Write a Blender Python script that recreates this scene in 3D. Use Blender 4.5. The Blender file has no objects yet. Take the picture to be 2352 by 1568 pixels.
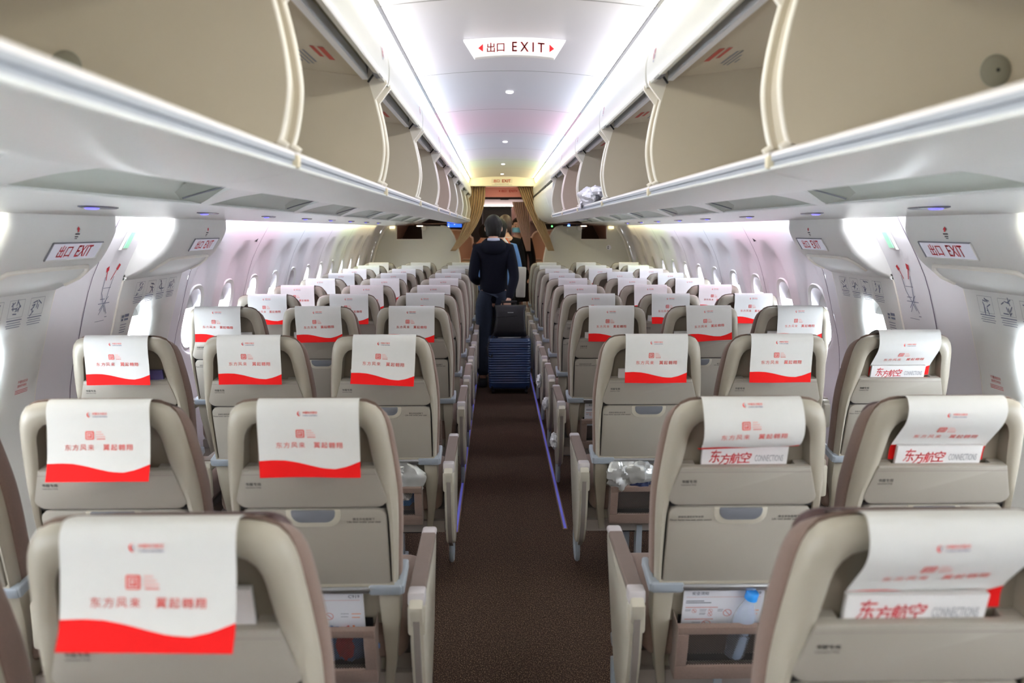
import bpy, bmesh, math, random
from math import sin, cos, pi, sqrt, radians, atan2
from mathutils import Vector, Matrix, noise as mnoise
random.seed(7)
SC = bpy.context.scene
COL = SC.collection

# ---------------------------------------------------------------- camera, world, exposure
F_PX = 1760.0
cam = bpy.data.cameras.new('camera')
cam.sensor_width = 36.0
cam.lens = F_PX * 36.0 / 2352.0
cam.clip_start = 0.05
cam.dof.use_dof = True
cam.dof.focus_distance = 4.2
cam.dof.aperture_fstop = 3.2
camo = bpy.data.objects.new('camera', cam)
camo.location = (-0.068, 0.0, 1.57)
camo.rotation_euler = (radians(90 - 8.3078), 0, radians(-1.0951))
COL.objects.link(camo)
SC.camera = camo
SC.view_settings.view_transform = 'Standard'
SC.view_settings.look = 'None'
SC.view_settings.gamma = 1.0
SC.view_settings.use_curve_mapping = False
SC.view_settings.exposure = 1.02
W = bpy.data.worlds.new('overcast_sky')
SC.world = W
W.use_nodes = True
bgn = W.node_tree.nodes['Background']
bgn.inputs[0].default_value = (0.86, 0.93, 1.0, 1)
bgn.inputs[1].default_value = 24.0
SC.cycles.max_bounces = 8
SC.cycles.diffuse_bounces = 5
SC.cycles.glossy_bounces = 3
SC.cycles.transparent_max_bounces = 8
SC.cycles.sample_clamp_indirect = 6.0

COVE_POWER = 8.0
SIDE_POWER = 12.0
ZONES = [  # y0, y1, colour of the led wash
    (-4.7, 2.55, (1.0, 0.96, 0.82)), (2.55, 3.69, (0.96, 0.94, 0.99)), (3.69, 4.80, (0.80, 0.88, 1.0)),
    (4.80, 5.92, (1.0, 0.70, 0.88)), (5.92, 7.05, (0.78, 0.86, 1.0)), (7.05, 8.15, (0.90, 0.84, 1.0)),
    (8.15, 9.05, (0.86, 1.0, 0.60)), (9.05, 10.75, (1.0, 0.84, 0.46))]

# ---------------------------------------------------------------- materials
MATS = {}
def mat(name, col, rough=0.5, metal=0.0, noise=0.0, scale=40.0, bump=0.0, bscale=300.0, emit=None, es=0.0, spec=0.5, alpha=None, coat=0.0, sheen=0.0):
    if name in MATS: return MATS[name]
    m = bpy.data.materials.new(name); m.use_nodes = True
    nt = m.node_tree; b = nt.nodes['Principled BSDF']
    b.inputs['Base Color'].default_value = (*col, 1)
    b.inputs['Roughness'].default_value = rough
    b.inputs['Metallic'].default_value = metal
    b.inputs['Specular IOR Level'].default_value = spec
    b.inputs['Coat Weight'].default_value = coat
    b.inputs['Sheen Weight'].default_value = sheen
    if noise > 0 or bump > 0:
        tc = nt.nodes.new('ShaderNodeTexCoord')
    if noise > 0:
        n = nt.nodes.new('ShaderNodeTexNoise'); n.inputs['Scale'].default_value = scale; n.inputs['Detail'].default_value = 4
        nt.links.new(tc.outputs['Object'], n.inputs['Vector'])
        r = nt.nodes.new('ShaderNodeMix'); r.data_type = 'RGBA'
        r.inputs['A'].default_value = (*[c * (1 - noise) for c in col], 1)
        r.inputs['B'].default_value = (*[min(1, c * (1 + noise)) for c in col], 1)
        nt.links.new(n.outputs['Fac'], r.inputs['Factor'])
        nt.links.new(r.outputs['Result'], b.inputs['Base Color'])
    if bump > 0:
        n2 = nt.nodes.new('ShaderNodeTexNoise'); n2.inputs['Scale'].default_value = bscale
        nt.links.new(tc.outputs['Object'], n2.inputs['Vector'])
        bp = nt.nodes.new('ShaderNodeBump'); bp.inputs['Strength'].default_value = bump; bp.inputs['Distance'].default_value = 0.002
        nt.links.new(n2.outputs['Fac'], bp.inputs['Height'])
        nt.links.new(bp.outputs['Normal'], b.inputs['Normal'])
    if emit is not None:
        b.inputs['Emission Color'].default_value = (*emit, 1)
        b.inputs['Emission Strength'].default_value = es
    if alpha is not None:
        b.inputs['Alpha'].default_value = alpha
    MATS[name] = m
    return m

shell_m = mat('beige_plastic', (0.385, 0.355, 0.293), 0.42, noise=0.03, scale=9)
tray_m = mat('table_plastic', (0.335, 0.31, 0.272), 0.38, noise=0.03, scale=7)
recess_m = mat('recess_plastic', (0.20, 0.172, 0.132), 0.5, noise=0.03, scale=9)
fabric_m = mat('taupe_fabric', (0.20, 0.135, 0.11), 0.95, noise=0.28, scale=420, bump=0.5, bscale=700, sheen=0.15)
leather_m = mat('maroon_leather', (0.055, 0.022, 0.02), 0.5, noise=0.1)
grey_m = mat('slate_plastic', (0.17, 0.18, 0.21), 0.35, noise=0.03)
clamp_m = mat('blue_grey_plastic', (0.30, 0.34, 0.39), 0.3, noise=0.03)
metal_m = mat('satin_metal', (0.52, 0.54, 0.58), 0.28, 0.8, noise=0.03)
cream_m = mat('cream_plastic', (0.52, 0.49, 0.415), 0.35, noise=0.03)
pad_m = mat('armrest_pad', (0.19, 0.145, 0.125), 0.55, noise=0.05)
cap_m = mat('lilac_plastic', (0.55, 0.52, 0.54), 0.3, noise=0.02)
strip_m = mat('armrest_grey', (0.25, 0.22, 0.205), 0.4, noise=0.03)
paper_m = mat('white_cover_paper', (0.72, 0.725, 0.72), 0.85, noise=0.02, scale=60)
magw_m = mat('magazine_paper', (0.74, 0.735, 0.745), 0.45, noise=0.02)
red_m = mat('printed_red', (0.74, 0.010, 0.010), 0.75, spec=0.15)
pink_m = mat('printed_brick_red', (0.66, 0.11, 0.10), 0.8)
lpink_m = mat('printed_light_red', (0.80, 0.42, 0.40), 0.8)
navy_m = mat('printed_navy', (0.06, 0.08, 0.22), 0.8)
ink_m = mat('printed_black', (0.03, 0.03, 0.035), 0.7)
greyink_m = mat('printed_grey', (0.25, 0.26, 0.30), 0.7)
bin_m = mat('white_bin_plastic', (0.86, 0.89, 0.875), 0.28, noise=0.015, scale=5)
bead_m = mat('ivory_trim', (0.86, 0.83, 0.76), 0.35, noise=0.01)
panel_m = mat('beige_bin_liner', (0.56, 0.505, 0.405), 0.6, noise=0.03, scale=12)
liner_m = mat('olive_grey_liner', (0.50, 0.47, 0.38), 0.6, noise=0.03)
railm = mat('pale_blue_rail', (0.86, 0.88, 0.93), 0.35, noise=0.02)
groove_m = mat('groove_grey', (0.38, 0.41, 0.46), 0.5, noise=0.02)
ceil_m = mat('ceiling_panel', (0.82, 0.81, 0.84), 0.45, noise=0.01, scale=4)
wall_m = mat('lilac_sidewall', (0.80, 0.785, 0.815), 0.5, noise=0.015, scale=6)
hatch_m = mat('white_hatch_plastic', (0.78, 0.79, 0.77), 0.4, noise=0.015, scale=6)
psu_m = mat('green_grey_service_panel', (0.56, 0.62, 0.57), 0.45, noise=0.02)
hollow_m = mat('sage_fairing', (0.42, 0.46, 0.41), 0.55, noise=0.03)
dark_m = mat('shadow_gap_black', (0.012, 0.012, 0.014), 0.7)
black_m = mat('black_fabric', (0.012, 0.012, 0.016), 0.85, noise=0.2, scale=200)
glass_m = mat('window_pane', (0.9, 0.95, 1.0), 0.05, alpha=0.12)
shade_m = mat('window_shade', (0.66, 0.67, 0.66), 0.6, noise=0.02)

def carpet():
    m = bpy.data.materials.new('brown_carpet'); m.use_nodes = True; nt = m.node_tree; b = nt.nodes['Principled BSDF']
    tc = nt.nodes.new('ShaderNodeTexCoord')
    n = nt.nodes.new('ShaderNodeTexNoise'); n.inputs['Scale'].default_value = 260; n.inputs['Detail'].default_value = 3; n.inputs['Roughness'].default_value = 0.75
    mp = nt.nodes.new('ShaderNodeMapping'); mp.inputs['Scale'].default_value = (1.0, 0.55, 1); mp.inputs['Rotation'].default_value = (0, 0, 0.5)
    nt.links.new(tc.outputs['Object'], mp.inputs['Vector']); nt.links.new(mp.outputs['Vector'], n.inputs['Vector'])
    r = nt.nodes.new('ShaderNodeValToRGB')
    r.color_ramp.elements[0].position = 0.36; r.color_ramp.elements[0].color = (0.014, 0.008, 0.006, 1)
    r.color_ramp.elements[1].position = 0.70; r.color_ramp.elements[1].color = (0.36, 0.23, 0.15, 1)
    e = r.color_ramp.elements.new(0.54); e.color = (0.062, 0.038, 0.028, 1)
    nt.links.new(n.outputs['Fac'], r.inputs['Fac']); nt.links.new(r.outputs['Color'], b.inputs['Base Color'])
    b.inputs['Roughness'].default_value = 1.0; b.inputs['Specular IOR Level'].default_value = 0.1
    bp = nt.nodes.new('ShaderNodeBump'); bp.inputs['Strength'].default_value = 0.8; bp.inputs['Distance'].default_value = 0.004
    nt.links.new(n.outputs['Fac'], bp.inputs['Height']); nt.links.new(bp.outputs['Normal'], b.inputs['Normal'])
    return m
carpet_m = carpet()

def netmat():
    m = bpy.data.materials.new('pocket_net'); m.use_nodes = True; nt = m.node_tree; b = nt.nodes['Principled BSDF']
    tc = nt.nodes.new('ShaderNodeTexCoord')
    sp_ = nt.nodes.new('ShaderNodeSeparateXYZ'); cm_ = nt.nodes.new('ShaderNodeCombineXYZ'); nt.links.new(tc.outputs['Object'], sp_.inputs[0]); nt.links.new(sp_.outputs[0], cm_.inputs[0]); nt.links.new(sp_.outputs[2], cm_.inputs[1])
    mp = nt.nodes.new('ShaderNodeMapping'); mp.inputs['Rotation'].default_value = (0, 0, pi / 4); mp.inputs['Scale'].default_value = (190, 190, 190)
    nt.links.new(cm_.outputs[0], mp.inputs['Vector'])
    ch = nt.nodes.new('ShaderNodeTexVoronoi'); ch.voronoi_dimensions = '2D'; ch.inputs['Scale'].default_value = 1.0; ch.inputs['Randomness'].default_value = 0.0
    nt.links.new(mp.outputs['Vector'], ch.inputs['Vector'])
    r = nt.nodes.new('ShaderNodeValToRGB'); r.color_ramp.interpolation = 'CONSTANT'
    r.color_ramp.elements[0].position = 0.0; r.color_ramp.elements[0].color = (0, 0, 0, 1)
    r.color_ramp.elements[1].position = 0.42; r.color_ramp.elements[1].color = (1, 1, 1, 1)
    nt.links.new(ch.outputs['Distance'], r.inputs['Fac'])
    nt.links.new(r.outputs['Color'], b.inputs['Alpha'])
    b.inputs['Base Color'].default_value = (0.05, 0.045, 0.045, 1)
    b.inputs['Roughness'].default_value = 0.8
    return m
net_m = netmat()

def emat(name, col, s):
    if name in MATS: return MATS[name]
    m = bpy.data.materials.new(name); m.use_nodes = True; nt = m.node_tree
    nt.nodes.remove(nt.nodes['Principled BSDF'])
    e = nt.nodes.new('ShaderNodeEmission'); e.inputs[0].default_value = (*col, 1); e.inputs[1].default_value = s
    nt.links.new(e.outputs[0], nt.nodes['Material Output'].inputs[0]); MATS[name] = m
    return m

# ---------------------------------------------------------------- mesh helpers
TEXTS = {}
def text2d(s, off=0.0, res=2):
    k = (s, off, res)
    if k not in TEXTS:
        c = bpy.data.curves.new('t', 'FONT'); c.body = s; c.size = 1.0; c.resolution_u = res; c.offset = off
        o = bpy.data.objects.new('t', c); COL.objects.link(o)
        bpy.context.view_layer.update()
        dg = bpy.context.evaluated_depsgraph_get()
        me = bpy.data.meshes.new_from_object(o.evaluated_get(dg))
        v = [(p.co.x, p.co.y) for p in me.vertices]; f = [tuple(p.vertices) for p in me.polygons]
        bpy.data.objects.remove(o); bpy.data.curves.remove(c); bpy.data.meshes.remove(me)
        x0 = min(p[0] for p in v); x1 = max(p[0] for p in v); y0 = min(p[1] for p in v); y1 = max(p[1] for p in v)
        TEXTS[k] = (v, f, x0, x1, y0, y1)
    return TEXTS[k]

class MB:
    def __init__(s): s.v = []; s.f = []; s.m = []
    def add(s, v, f, mi=0):
        b = len(s.v); s.v += [tuple(p) for p in v]
        for q in f: s.f.append(tuple(b + i for i in q)); s.m.append(mi)
        return s
    def box(s, c, sz, mi=0, rot=None):
        vs = []
        for dx in (-.5, .5):
            for dy in (-.5, .5):
                for dz in (-.5, .5):
                    p = Vector((dx * sz[0], dy * sz[1], dz * sz[2]))
                    if rot is not None: p = rot @ p
                    vs.append(p + Vector(c))
        return s.add(vs, [(0, 1, 3, 2), (4, 6, 7, 5), (0, 4, 5, 1), (2, 3, 7, 6), (0, 2, 6, 4), (1, 5, 7, 3)], mi)
    def rbox(s, c, sz, b, mi=0, seg=2, rot=None):
        bm = bmesh.new(); bmesh.ops.create_cube(bm, size=1)
        for v in bm.verts: v.co = Vector((v.co.x * sz[0], v.co.y * sz[1], v.co.z * sz[2]))
        bmesh.ops.bevel(bm, geom=bm.edges[:], offset=b, segments=seg, affect='EDGES', profile=0.5)
        bm.verts.ensure_lookup_table()
        vs = [((rot @ v.co) if rot is not None else v.co) + Vector(c) for v in bm.verts]
        fs = [tuple(v.index for v in f.verts) for f in bm.faces]; bm.free()
        return s.add(vs, fs, mi)
    def loft(s, rings, closed=True, cap0=True, cap1=True, mi=0):
        n = len(rings[0]); vs = [p for r in rings for p in r]; fs = []
        for i in range(len(rings) - 1):
            for j in range(n if closed else n - 1):
                k = (j + 1) % n
                fs.append((i * n + j, i * n + k, (i + 1) * n + k, (i + 1) * n + j))
        if cap0: fs.append(tuple(range(n - 1, -1, -1)))
        if cap1: fs.append(tuple((len(rings) - 1) * n + j for j in range(n)))
        return s.add(vs, fs, mi)
    def grid(s, nu, nv, fn, mi=0):
        vs = [fn(i / nu, j / nv) for i in range(nu + 1) for j in range(nv + 1)]
        fs = [(i * (nv + 1) + j, (i + 1) * (nv + 1) + j, (i + 1) * (nv + 1) + j + 1, i * (nv + 1) + j + 1) for i in range(nu) for j in range(nv)]
        return s.add(vs, fs, mi)
    def prism(s, pts, n0, n1, mp, bev=0.0, mi=0, seg=2):
        rings = [[mp(a, b, n0) for a, b in pts]]
        if bev > 0:
            rings.append([mp(a, b, n1 - (bev if n1 > n0 else -bev)) for a, b in pts])
            for k in range(1, seg + 1):
                t = k / seg * pi / 2
                q = inset(pts, bev * (1 - cos(t)))
                rings.append([mp(a, b, n1 - (bev if n1 > n0 else -bev) * (1 - sin(t))) for a, b in q])
        else:
            rings.append([mp(a, b, n1) for a, b in pts])
        return s.loft(rings, mi=mi)
    def tube(s, path, r, seg=8, mi=0, caps=True):
        path = [Vector(p) for p in path]; rings = []
        up = Vector((0.013, 0.021, 1.0)).normalized()
        rr = r if isinstance(r, (list, tuple)) else [r] * len(path)
        t0 = (path[1] - path[0]).normalized()
        a = t0.cross(up)
        if a.length < 0.1: a = t0.cross(Vector((1, 0.01, 0)))
        a.normalize()
        for i, p in enumerate(path):
            t = (path[min(i + 1, len(path) - 1)] - path[max(i - 1, 0)]).normalized()
            a = (a - t * a.dot(t)).normalized(); b = t.cross(a)
            rings.append([p + (a * cos(2 * pi * k / seg) + b * sin(2 * pi * k / seg)) * rr[i] for k in range(seg)])
        return s.loft(rings, cap0=caps, cap1=caps, mi=mi)
    def sphere(s, c, r, nu=16, nv=10, mi=0, fn=None):
        rings = []
        for j in range(1, nv):
            ph = pi * j / nv; rings.append([(sin(ph) * cos(2 * pi * i / nu), sin(ph) * sin(2 * pi * i / nu), cos(ph)) for i in range(nu)])
        top = (0, 0, 1); bot = (0, 0, -1)
        g = (lambda p: fn(Vector(p))) if fn else (lambda p: Vector((p[0] * r[0], p[1] * r[1], p[2] * r[2])))
        vs = [g(p) + Vector(c) for q in rings for p in q] + [g(top) + Vector(c), g(bot) + Vector(c)]
        fs = [(j * nu + i, j * nu + (i + 1) % nu, (j + 1) * nu + (i + 1) % nu, (j + 1) * nu + i) for j in range(nv - 2) for i in range(nu)]
        T = (nv - 1) * nu
        fs += [(T, (i + 1) % nu, i) for i in range(nu)] + [(T + 1, (nv - 2) * nu + i, (nv - 2) * nu + (i + 1) % nu) for i in range(nu)]
        return s.add(vs, fs, mi)
    def text(s, txt, mp, h=None, w=None, cx=0.0, cy=0.0, mi=0, off=0.0, align='c', sx=1.0, shear=0.0):
        """flat lettering: mp(x, y) -> 3d point; h = glyph height, or w = total width"""
        v, f, x0, x1, y0, y1 = text2d(txt)
        sc = (h / (y1 - y0)) if h else (w / (x1 - x0)); scx = sc * sx
        if h and w: scx = w / (x1 - x0)
        ox = {'c': (x0 + x1) / 2, 'l': x0, 'r': x1}[align]
        for bx, by in (((0, 0),) if off <= 0 else ((-off / 2, -off / 3), (off / 2, off / 3))):
            s.add([mp(cx + (p[0] + bx - ox) * scx + shear * (p[1] - y0) * sc, cy + (p[1] + by - (y0 + y1) / 2) * sc) for p in v], f, mi)
        return s
    def build(s, name, mats, parent=None, ang=35, loc=None, label=None, mesh_key=None):
        me = bpy.data.meshes.new(name)
        me.from_pydata([tuple(p) for p in s.v], [], s.f)
        if not isinstance(mats, (list, tuple)): mats = [mats]
        for m in mats: me.materials.append(m)
        for i, p in enumerate(me.polygons): p.material_index = s.m[i]
        if ang:
            bm = bmesh.new(); bm.from_mesh(me); bmesh.ops.recalc_face_normals(bm, faces=bm.faces); bm.to_mesh(me); bm.free()
            me.shade_smooth(); me.set_sharp_from_angle(angle=radians(ang))
        me.update()
        o = bpy.data.objects.new(name, me); COL.objects.link(o)
        if parent: o.parent = parent
        if loc: o.location = loc
        if label: o['label'] = label
        return o

def inset(pts, d):
    n = len(pts); A = sum(pts[i][0] * pts[(i + 1) % n][1] - pts[(i + 1) % n][0] * pts[i][1] for i in range(n))
    sg = 1 if A > 0 else -1; out = []
    for i in range(n):
        p0, p1, p2 = pts[i - 1], pts[i], pts[(i + 1) % n]
        e1 = Vector((p1[0] - p0[0], p1[1] - p0[1])); e2 = Vector((p2[0] - p1[0], p2[1] - p1[1]))
        if e1.length < 1e-9 or e2.length < 1e-9: out.append(p1); continue
        e1.normalize(); e2.normalize()
        n1 = Vector((-e1.y, e1.x)) * sg; n2 = Vector((-e2.y, e2.x)) * sg; nn = n1 + n2
        if nn.length < 1e-6: out.append(p1); continue
        nn.normalize(); k = d / max(0.5, nn.dot(n1)); out.append((p1[0] + nn.x * k, p1[1] + nn.y * k))
    return out

def smooth_poly(pts, n=8, closed=False):
    """Catmull-Rom through pts"""
    out = []; m = len(pts)
    rng = m if closed else m - 1
    for i in range(rng):
        p0 = pts[(i - 1) % m] if (closed or i > 0) else pts[0]; p1 = pts[i]; p2 = pts[(i + 1) % m]; p3 = pts[(i + 2) % m] if (closed or i + 2 < m) else pts[-1]
        for k in range(n):
            t = k / n
            out.append(tuple(0.5 * (2 * b + (c - a) * t + (2 * a - 5 * b + 4 * c - d) * t * t + (3 * b - a - 3 * c + d) * t ** 3) for a, b, c, d in zip(p0, p1, p2, p3)))
    if not closed: out.append(tuple(pts[-1]))
    return out

def resample(pts, n):
    L = [0]
    for i in range(1, len(pts)): L.append(L[-1] + math.dist(pts[i - 1], pts[i]))
    out = []; j = 0
    for k in range(n):
        s = L[-1] * k / (n - 1)
        while j < len(L) - 2 and L[j + 1] < s: j += 1
        t = (s - L[j]) / max(1e-9, L[j + 1] - L[j]); out.append(tuple(a + (b - a) * t for a, b in zip(pts[j], pts[j + 1])))
    return out

def rrect(x0, y0, x1, y1, r, seg=5):
    """rounded rectangle; r = radius or four radii for (x0y0, x1y0, x1y1, x0y1)"""
    rs = r if isinstance(r, (list, tuple)) else [r] * 4; out = []
    for (cx, cy, a0), q in zip(((x0, y0, pi), (x1, y0, 1.5 * pi), (x1, y1, 0), (x0, y1, .5 * pi)), rs):
        ccx = cx + (q if cx == x0 else -q); ccy = cy + (q if cy == y0 else -q)
        if q <= 0: out.append((cx, cy)); continue
        for k in range(seg + 1):
            a = a0 + k / seg * pi / 2; out.append((ccx + q * cos(a), ccy + q * sin(a)))
    return out

def lerp_tab(tab, x):
    if x <= tab[0][0]: return tab[0][1]
    for (a, b), (c, d) in zip(tab, tab[1:]):
        if x <= c: return b + (d - b) * (x - a) / (c - a)
    return tab[-1][1]

def tag(o, label=None, cat=None, group=None, kind=None):
    if label: o['label'] = label
    if cat: o['category'] = cat
    if group: o['group'] = group
    if kind: o['kind'] = kind
    return o
def thing(name, label, cat, loc=(0, 0, 0), group=None, rotz=0.0):
    o = bpy.data.objects.new(name, None); COL.objects.link(o); o.location = loc; o.rotation_euler = (0, 0, rotz)
    return tag(o, label, cat, group)
def struct(o): o['kind'] = 'structure'; return o

# ---------------------------------------------------------------- cabin shell
Y0, Y1 = -4.76, 11.15
WPROF = [(0.0, 1.80), (0.15, 1.87), (0.40, 1.935), (0.70, 1.955), (0.91, 1.94), (1.10, 1.89), (1.34, 1.82), (1.50, 1.74), (1.585, 1.69), (1.65, 1.655)]
_wp = smooth_poly([(z, x) for z, x in WPROF], 6)
def wx(z): return lerp_tab(_wp, z)
WINY = [4.69 + 0.55 * i for i in range(12)]
WREAR = [2.115 - 0.55 * i for i in range(13)]     # windows behind the camera
HATCH = [2.725, 3.955]
HW = 0.335

floor = MB().grid(1, 1, lambda a, b: (-1.9 + 3.8 * a, Y0 + (15.4 - Y0) * b, 0.0)).build('floor', carpet_m); struct(floor)

def oval(th, ax, az, p=2.5):
    c, s_ = cos(th), sin(th)
    return (math.copysign(abs(c) ** (2 / p), c) * ax, math.copysign(abs(s_) ** (2 / p), s_) * az)
def dish(y, z, yc, zc):
    # shallow scoop that surrounds each window and runs up above it
    dy = (y - yc) / 0.20; dz = (z - zc) / (0.44 if z > zc else 0.235)
    r = sqrt(dy * dy + dz * dz)
    if r >= 1: return 0.0
    t = min(1.0, (1 - r) / 0.17); return 0.036 * t * t * (3 - 2 * t)
def window_patch(mb, side, yc, ya, yb, za, zb, zc, scoop=True, offx=0.0, mi=0):
    n = 56
    # rectangle boundary points at matching angles
    def rect(th):
        c, s_ = cos(th), sin(th)
        hy = (yb - yc) if c > 0 else (yc - ya); hz = (zb - zc) if s_ > 0 else (zc - za)
        k = min(hy / abs(c) if abs(c) > 1e-6 else 1e9, hz / abs(s_) if abs(s_) > 1e-6 else 1e9)
        return (c * k, s_ * k)
    ths = sorted(set([2 * pi * i / n for i in range(n)] + [atan2(z - zc, y - yc) % (2 * pi) for y in (ya, yb) for z in (za, zb)]))
    rings = []
    for t in (0, .06, .14, .25, .38, .52, .68, .84, 1.0):
        ring = []
        for th in ths:
            a = oval(th, 0.118, 0.168); b = rect(th)
            y = yc + a[0] + (b[0] - a[0]) * t; z = zc + a[1] + (b[1] - a[1]) * t
            x = wx(z) + (dish(y, z, yc, zc) if scoop else 0.0) + offx
            if not scoop:
                r_ = max(0, 1 - t / 0.30); x += 0.03 * r_ * r_
            ring.append((side * x, y, z))
        rings.append(ring)
    # reveal going outwards
    x_in = []
    for k, (dx, sc) in enumerate(((0.02, 0.985), (0.075, 0.86))):
        ring = []
        for th in ths:
            a = oval(th, 0.118 * sc, 0.168 * sc); z = zc + a[1]; y = yc + a[0]
            ring.append((side * (wx(zc + oval(th, .118, .168)[1]) + (0.036 if scoop else 0.03) + offx + dx), y, z))
        x_in.append(ring)
    mb.loft([x_in[1], x_in[0]] + rings, cap0=False, cap1=False, mi=mi)
ZA, ZB, ZC = 0.80, 1.50, 1.045
def wall(side, name):
    mb = MB()
    edges = [Y0, HATCH[0] - HW, HATCH[0] + HW, HATCH[1] - HW, HATCH[1] + HW]
    def strip(ya, yb, za, zb, nz=8, ny=1):
        mb.grid(ny, nz, lambda a, b: (side * wx(za + (zb - za) * b), ya + (yb - ya) * a, za + (zb - za) * b))
    # full height plain sections
    strip(HATCH[0] + HW, HATCH[1] - HW, 0, 1.65, 24)
    ys = HATCH[1] + HW; strip(ys, WINY[0] - 0.275, 0, 1.65, 24)
    strip(HATCH[0] - HW, HATCH[0] + HW, 0, 0.12, 4); strip(HATCH[1] - HW, HATCH[1] + HW, 0, 0.12, 4)
    for yc in WINY + WREAR:
        strip(yc - 0.275, yc + 0.275, 0, ZA, 12); strip(yc - 0.275, yc + 0.275, ZB, 1.65, 6)
        window_patch(mb, side, yc, yc - 0.275, yc + 0.275, ZA, ZB, ZC)
    strip(WINY[-1] + 0.275, 11.30, 0, 1.65, 24)
    o = mb.build(name, wall_m, ang=50); struct(o)
    # panel joints: thin raised dark strips that follow the wall
    sm = MB()
    for k, yj in enumerate((3.33, ys + 0.13, 5.52 - 0.01, 6.62 - 0.01, 7.72 - 0.01, 8.82 - 0.01, 9.92 - 0.01)):
        sm.grid(1, 24, lambda a, b, yj=yj: (side * (wx(1.64 * b) - 0.0015), yj + 0.006 * a, 1.64 * b))
    so = sm.build('seam', mat('seam_violet', (.16, .13, .19), .6), parent=o, ang=0)
    return o
wall_l = wall(-1, 'wall_left'); wall_r = wall(1, 'wall_right')

wn = 0
def window_unit(side, yc, zc, dx=0.0, shade=0.35):
    global wn; wn += 1
    x = side * (wx(zc) + 0.085 + dx)
    o = MB()
    ring1 = []; ring2 = []; ring3 = []
    for i in range(40):
        th = 2 * pi * i / 40; a = oval(th, 0.118, 0.168)
        sx_ = wx(zc + a[1]) + 0.036 + dx
        ring1.append((side * (sx_ - 0.002), yc + a[0] * 1.34, zc + a[1] * 1.22)); ring2.append((side * (sx_ - 0.014), yc + a[0] * 1.20, zc + a[1] * 1.13)); ring3.append((side * (sx_ + 0.004), yc + a[0] * 0.99, zc + a[1] * 0.99))
    o.loft([ring1, ring2, ring3], cap0=False, cap1=False)
    w = struct(o.build('window_%d' % wn, bead_m if False else hatch_m, ang=60))
    p = MB().add([(x, yc + oval(2 * pi * i / 40, .115, .165)[0], zc + oval(2 * pi * i / 40, .115, .165)[1]) for i in range(40)], [tuple(range(40))])
    p.build('pane', glass_m, parent=w, ang=0)
    if shade > 0:
        xs = side * (wx(zc) + 0.062 + dx); zz = zc + 0.165 - 0.33 * shade
        pts = [oval(2 * pi * i / 60, .112, .163) for i in range(60)]
        top = [(a, b) for a, b in pts if zc + b > zz]
        top.sort(key=lambda q: atan2(q[1], q[0]) if q[1] > 0 or True else 0)
        MB().prism([(a, b) for a, b in top], 0, 0.004, lambda a, b, n: (xs + side * n, yc + a, zc + b)).build('window_shade', shade_m, parent=w, ang=0)
    return w
for i, yc in enumerate(WINY):
    window_unit(-1, yc, ZC, shade=(0.36, 0.38, 0.30, 0.36, 0.75, 0.28, 0.3, 0.5, 0.3, 0.3, 0.3, 0.8)[i])
    window_unit(1, yc, ZC, shade=(0.40, 0.36, 0.38, 0.34, 0.36, 0.3, 0.3, 0.4, 0.4, 0.95, 0.7, 0.8)[i])

for yc in WREAR:
    for sd in (-1, 1): window_unit(sd, yc, ZC, shade=0)

# ---------------------------------------------------------------- overwing exit hatches
COVER = [(1.552, 1.622), (1.553, 1.60), (1.556, 1.563), (1.580, 1.514), (1.618, 1.456), (1.662, 1.416), (1.714, 1.378), (1.80, 1.340), (1.826, 1.330)]
def cover_x(z): return lerp_tab(sorted([(b, a) for a, b in COVER]), z)
dn = 0
def pictos(mb, mp, x0, y0, w, h, n, seed, mi_line=0, mi_fill=1):
    """four framed instruction pictures with caption bars (shapes only, too small to read)"""
    rnd = random.Random(seed); cw = w / n
    for k in range(n):
        cx = x0 + cw * (k + .5); a = cw * 0.36; t = 0.0012
        for (q0, q1, q2, q3) in ((cx - a, y0 + h * .42, cx + a, y0 + h * .42 + t), (cx - a, y0 + h - t, cx + a, y0 + h), (cx - a, y0 + h * .42, cx - a + t, y0 + h), (cx + a - t, y0 + h * .42, cx + a, y0 + h)):
            mb.add([mp(q0, q1), mp(q2, q1), mp(q2, q3), mp(q0, q3)], [(0, 1, 2, 3)], mi_line)
        for j in range(9):
            bx = cx + (rnd.random() - .5) * a * 1.1; by = y0 + h * (.47 + .46 * rnd.random()); l = a * (.25 + .5 * rnd.random()); an = rnd.random() * pi; th = .0022
            dx, dy = cos(an) * l / 2, sin(an) * l / 2; nx, ny = -sin(an) * th, cos(an) * th
            mb.add([mp(bx - dx - nx, by - dy - ny), mp(bx + dx - nx, by + dy - ny), mp(bx + dx + nx, by + dy + ny), mp(bx - dx + nx, by - dy + ny)], [(0, 1, 2, 3)], mi_fill)
        for j in range(4):
            yy = y0 + h * (.33 - .075 * j); ww = a * (1.0 - .12 * (j % 2)); tt = .0035 if j == 0 else .0022
            mb.add([mp(cx - ww, yy), mp(cx + ww, yy), mp(cx + ww, yy + tt), mp(cx - ww, yy + tt)], [(0, 1, 2, 3)], mi_fill)
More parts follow.
